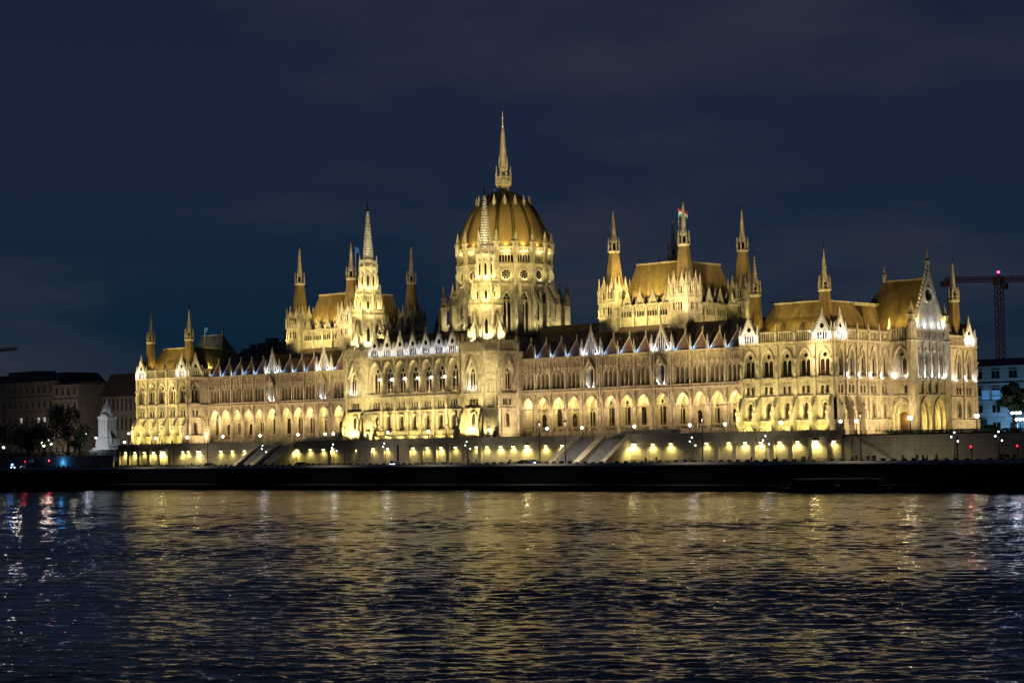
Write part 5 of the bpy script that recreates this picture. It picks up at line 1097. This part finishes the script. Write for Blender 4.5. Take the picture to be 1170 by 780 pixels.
# dark roofs of the town behind the left wing and the dome
L = []
for i, (p0, p1, top, Y) in enumerate(((268, 291, 398, 120), (289, 303, 391, 140), (303, 330, 396, 130), (150, 168, 418, 120))):
    q0, q1 = at(p0, top, Y), at(p1, top, Y); zz = q0.z
    lab = ['low dark roof behind left arcade, nearest the left pavilion', 'tallest dark roof behind the left arcade', 'wide dark roof behind the left arcade next to the chamber hall', 'dark roof just behind the left pavilion'][i]
    t = thing('town_house', lab, 'house', ((q0.x+q1.x)/2, Y, G)); L0 = (-(q0.x+q1.x)/2, -Y, -G); F = Fr(0, Y, 0)
    b = MB().m('dimwall'); b.box(q0.x, q1.x, -14, 0, G, zz-5, F); b.build('wall', t, L0); b = MB().m('darkroof'); b.dz([(.6, zz-5), (-5, zz), (-9, zz), (-14.6, zz-5)], q0.x-.5, q1.x+.5, F); r_o = b.build('roof', t, L0)
    for k in (.25, .6, .8): b = MB().m('dimwall'); u = q0.x+(q1.x-q0.x)*k; b.box(u-.8, u+.8, -8, -6, zz-1, zz+1.8, F); b.build('chimney', r_o)
# --- trees
def tree(px_, bot, wpx, top, Y, gz, lab, leaf=(.035, .055, .02), n=2600, seed=1):
    rn = random.Random(seed); q = at(px_, top, Y); H = q.z-gz; Wd = at(px_+wpx/2, 480, Y).x-at(px_-wpx/2, 480, Y).x; Wd *= .75
    t = thing('tree', lab, 'tree', (q.x, Y, gz)); b = MB().m('bark'); b.lathe(0, 0, [(.45, 0), (.3, H*.3), (.2, H*.55), (.05, H*.85)], 7)
    for i in range(7):
        a_ = rn.uniform(0, 6.28); z = H*rn.uniform(.25, .55); l = Wd*.32
        p0 = Vector((0, 0, z)); p1 = Vector((math.cos(a_)*l, math.sin(a_)*l, z+l*.8)); dd = Vector((-math.sin(a_), math.cos(a_), 0))
        b.idx([p0-dd*.14, p0+dd*.14, p0+Vector((0, 0, .25)), p1-dd*.03, p1+dd*.03, p1+Vector((0, 0, .06))], [(0, 1, 4, 3), (1, 2, 5, 4), (2, 0, 3, 5)])
    local(b, 'trunk', t)
    key = 'leaf_%d' % seed; M[key] = noisy(mat('dark_leaves', leaf, .7), tuple(c_*.7 for c_ in leaf), tuple(c_*1.3 for c_ in leaf), 1.5, streak=False)
    b = MB().m(key); bl = []
    for i in range(16):
        a_ = rn.uniform(0, 6.28); z = rn.uniform(.36, .92); rr = Wd*.5*math.sqrt(max(0, 1-((z-.58)/.42)**2))*rn.uniform(.2, .85); bl.append((rr*math.cos(a_), rr*math.sin(a_), z*H, Wd*rn.uniform(.13, .22)))
    for i in range(n):
        x, y, z, r = rn.choice(bl); d_ = Vector((rn.gauss(0, 1), rn.gauss(0, 1), rn.gauss(0, 1))).normalized()*r*rn.uniform(.5, 1.08); c0 = Vector((x, y, z))+Vector((d_.x, d_.y, d_.z*.85)); s_ = rn.uniform(.2, .42)
        a1 = Vector((rn.gauss(0, 1), rn.gauss(0, 1), rn.gauss(0, 1))).normalized(); a2 = a1.orthogonal().normalized()
        b.face([c0-a1*s_, c0-a2*s_*.6, c0+a1*s_, c0+a2*s_*.6])
    local(b, 'crown', t)
M['bark'] = mat('bark', (.06, .045, .035), .9)
tree(78, 512, 46, 466, 8, 9.6, 'large dark tree with broad crown left of the pale monument', seed=2, n=3400)
tree(50, 512, 40, 484, 14, 9.6, 'dark rounded tree left of the largest dark tree', seed=3)
tree(12, 512, 36, 484, 14, 9.6, 'dark tree at the left edge of the square', seed=4)
tree(32, 512, 26, 492, 6, 9.6, 'low dark tree between two taller ones at far left', seed=5, n=1500)
tree(91, 512, 17, 494, -2, 9.6, 'small green lamp lit tree left of the monument', (.06, .10, .03), 1500, 6)  # lamp light put into a brighter leaf colour
tree(1157, 495, 40, 436, -4, G, 'large dark tree in front of the pale building at right edge', seed=7, n=5200)
tree(1132, 497, 22, 488, 4, G, 'low dark shrub like tree between palace and right edge', seed=8, n=1200)
b = MB().m('leaf_3'); rn = random.Random(5)
for i in range(5000):
    x = rn.uniform(-215, -146) if i % 2 else rn.uniform(150, 215); y = (-15+rn.uniform(-1, 1)) if i % 2 else (-13+rn.uniform(-1, 1)); z0 = 9.6 if i % 2 else G; z = z0+rn.uniform(0, 1.5 if i % 2 else .7); s_ = .22
    a1 = Vector((rn.gauss(0, 1), rn.gauss(0, 1), rn.gauss(0, 1))).normalized(); a2 = a1.orthogonal().normalized(); c0 = Vector((x, y, z)); b.face([c0-a1*s_, c0-a2*s_*.6, c0+a1*s_, c0+a2*s_*.6])
tag(b.build('hedge_foliage'), 'low dark hedge foliage along the tops of both outer walls', 'hedge', kind='stuff')
# --- tower cranes
def lattice(b, p0, p1, w, n):
    p0, p1 = Vector(p0), Vector(p1); ax = (p1-p0).normalized(); u = ax.orthogonal().normalized() if abs(ax.z) < .9 else Vector((1, 0, 0)); v = ax.cross(u).normalized()
    cs_ = [(u*a_+v*c_)*w/2 for a_, c_ in ((-1, -1), (1, -1), (1, 1), (-1, 1))]
    def bar(a_, c_, t_):
        d_ = (c_-a_).normalized(); o1 = d_.orthogonal().normalized()*t_; o2 = d_.cross(o1)
        b.idx([a_+o1, a_+o2, a_-o1, a_-o2, c_+o1, c_+o2, c_-o1, c_-o2], [(0, 1, 5, 4), (1, 2, 6, 5), (2, 3, 7, 6), (3, 0, 4, 7)])
    for k in cs_: bar(p0+k, p1+k, .2)
    for i in range(n):
        a0 = p0+(p1-p0)*i/n; a1 = p0+(p1-p0)*(i+1)/n
        for j in range(4): bar(a0+cs_[j], a1+cs_[(j+1) % 4], .12); bar(a1+cs_[j], a1+cs_[(j+1) % 4], .12)
M['crane'] = mat('crane_steel', (.30, .20, .18), .7)
q = at(1141, 322, 300); t = thing('tower_crane', 'tall tower crane with a red beacon behind the right edge of the palace', 'crane', (q.x, 300, G)); h = q.z-G
b = MB().m('crane'); lattice(b, (0, 0, 0), (0, 0, h), 2.5, 26); local(b, 'mast', t)
b = MB().m('crane'); lattice(b, (-15, -15, h+1), (40, 40, h+1.2), 1.5, 30); b.box(-1.6, 1.6, -1.6, 1.6, h-1, h+2); local(b, 'jib', t)
b = MB().m('dimwall'); b.loop([[(-15.5, -16.5, h-1.6), (-12, -13, h-1.6), (-13, -12, h-1.6), (-16.5, -15.5, h-1.6)], [(-15.5, -16.5, h+.6), (-12, -13, h+.6), (-13, -12, h+.6), (-16.5, -15.5, h+.6)]]); local(b, 'counterweight', t)
b = MB().m('dimwall'); b.box(1.7, 3.6, -1, 1, h-3, h-.6); local(b, 'cab', t)
b = MB().m('pink'); b.lathe(0, 0, [(.15, h+3.4), (.45, h+3.6), (.45, h+4.1), (.15, h+4.3)], 8); local(b, 'beacon', t); b = MB().m('crane'); b.lathe(0, 0, [(1.4, h+1), (.2, h+3.5)], 6); local(b, 'tower_head', t)
q = at(-30, 404, 250); t = thing('tower_crane', 'dark crane jib reaching in at the left edge over the apartment block', 'crane', (q.x, 250, G)); h = q.z-G
b = MB().m('crane'); lattice(b, (0, 0, 0), (0, 0, h), 2.0, 22); local(b, 'mast', t); b = MB().m('crane'); qe = at(19, 404, 250); lattice(b, (-8, 0, h+1), (qe.x-q.x, 0, h+1), 1.4, 12); local(b, 'jib', t)
# --- pontoon and gangways
M['hull'] = mat('dark_hull_paint', (.018, .018, .022), .6); M['deckmetal'] = mat('grey_deck_metal', (.07, .075, .09), .6)
t = thing('mooring_pontoon', 'long low dark pontoon moored at the quay foot at right', 'pontoon', (166, -56, 0)); t.rotation_euler.z = R(6)
b = MB().m('hull'); b.loop([[(-12, -2.6, -.4), (12, -2.6, -.4), (12, 2.6, -.4), (-12, 2.6, -.4)], [(-12.8, -2.8, .9), (12.6, -2.8, .9), (12.6, 2.8, .9), (-12.8, 2.8, .9)]]); local(b, 'hull', t)
b = MB().m('deckmetal'); b.box(-11, 10.5, -2.3, 2.3, 2.55, 2.75)
for i in range(14): u = -11+i*21.5/13; b.box(u-.07, u+.07, 2.2, 2.3, .9, 2.6); b.box(u-.07, u+.07, -2.3, -2.2, .9, 2.6)
b.box(-11, 10.5, 2.2, 2.28, 1.7, 1.8); local(b, 'canopy', t)
b = MB().m('hull'); b.box(-9, -1.5, -1.5, 1.5, .9, 2.5); b.box(1.5, 8.5, -1.5, 1.5, .9, 2.5); local(b, 'cabin', t)
for i, (xa_, za_, xb_, zb_) in enumerate(((166, 1.7, 186, 5.7), (181, 1.0, 204, 5.7))):
    t = thing('gangway', ['sloping gangway rising from the pontoon to the quay', 'second gangway right of the pontoon, lower and longer'][i], 'gangway', (xa_, -49, za_)); b = MB().m('deckmetal')
    l = xb_-xa_; hh = zb_-za_
    b.loop([[(0, y_, 0), (l, y_+2, hh), (l, y_+2, hh+.18), (0, y_, .18)] for y_ in (0, 1.5)]); local(b, 'deck', t); b = MB().m('deckmetal'); b.loop([[(0, y_, 1.0), (l, y_+2, hh+1.0), (l, y_+2, hh+1.1), (0, y_, 1.1)] for y_ in (-.05, .05)])
    for k in range(9): u = l*k/8; b.box(u-.05, u+.05, -(2*k/8)-.05, -(2*k/8)+.05, hh*k/8+.1, hh*k/8+1.05)
    local(b, 'handrail', t)
# --- flags
def flag(px_, ytop, ybot, Y, cols, lab, w=3.2, pw=120, mast_h=None):
    q = at(px_, ytop, Y); q2 = at(px_, ybot, Y); t = thing('flagpole', lab, 'flag', (q2.x, Y, q2.z)); h = q.z-q2.z
    b = MB().m('edge'); b.lathe(0, 0, [(.14, 0), (.08, h), (.02, h+.3)], 6); local(b, 'pole', t)
    b = MB(); n = 8; fh = 2.2*w/3.2
    for k, cn in enumerate(cols):
        b.m(cn)
        for i in range(n):
            x0, x1 = w*i/n, w*(i+1)/n; f_ = lambda x: (x+.1, .35*math.sin(x*2.1)*x/w*2, -x*x*.13)
            a_, c_ = f_(x0), f_(x1); zt = h-.2-fh*k/3; 
            b.face([(a_[0], a_[1], zt+a_[2]), (c_[0], c_[1], zt+c_[2]), (c_[0], c_[1], zt+c_[2]-fh/3), (a_[0], a_[1], zt+a_[2]-fh/3)])
    local(b, 'flag', t); lamp(q.x+.4, Y-2.5, q.z-3, pw, (.75, .9, 1), .2)
M['fred'] = mat('red_flag_cloth', (.5, .04, .05), .8); M['fwhite'] = mat('white_flag_cloth', (.6, .7, .75), .8); M['fgreen'] = mat('green_flag_cloth', (.04, .25, .2), .8); M['fblue'] = mat('blue_flag_cloth', (.03, .15, .4), .8)  # white and green carry a bluish light tint in the cloth colour
flag(776.5, 238, 300, 23, ('fred', 'fwhite', 'fgreen'), 'red, white and green flag on a pole over the right chamber hall', 3.0, 60)
flag(406.5, 282, 330, 23, ('fblue', 'fblue', 'fblue'), 'blue flag on a pole over the left chamber hall', 2.4, 60)
flag(234, 374, 393, 20, ('fwhite', 'fblue', 'fwhite'), 'small cool lit flag on a pole behind the left pavilion roof', 1.8, 60)  # blue lighting put into the cloth colour
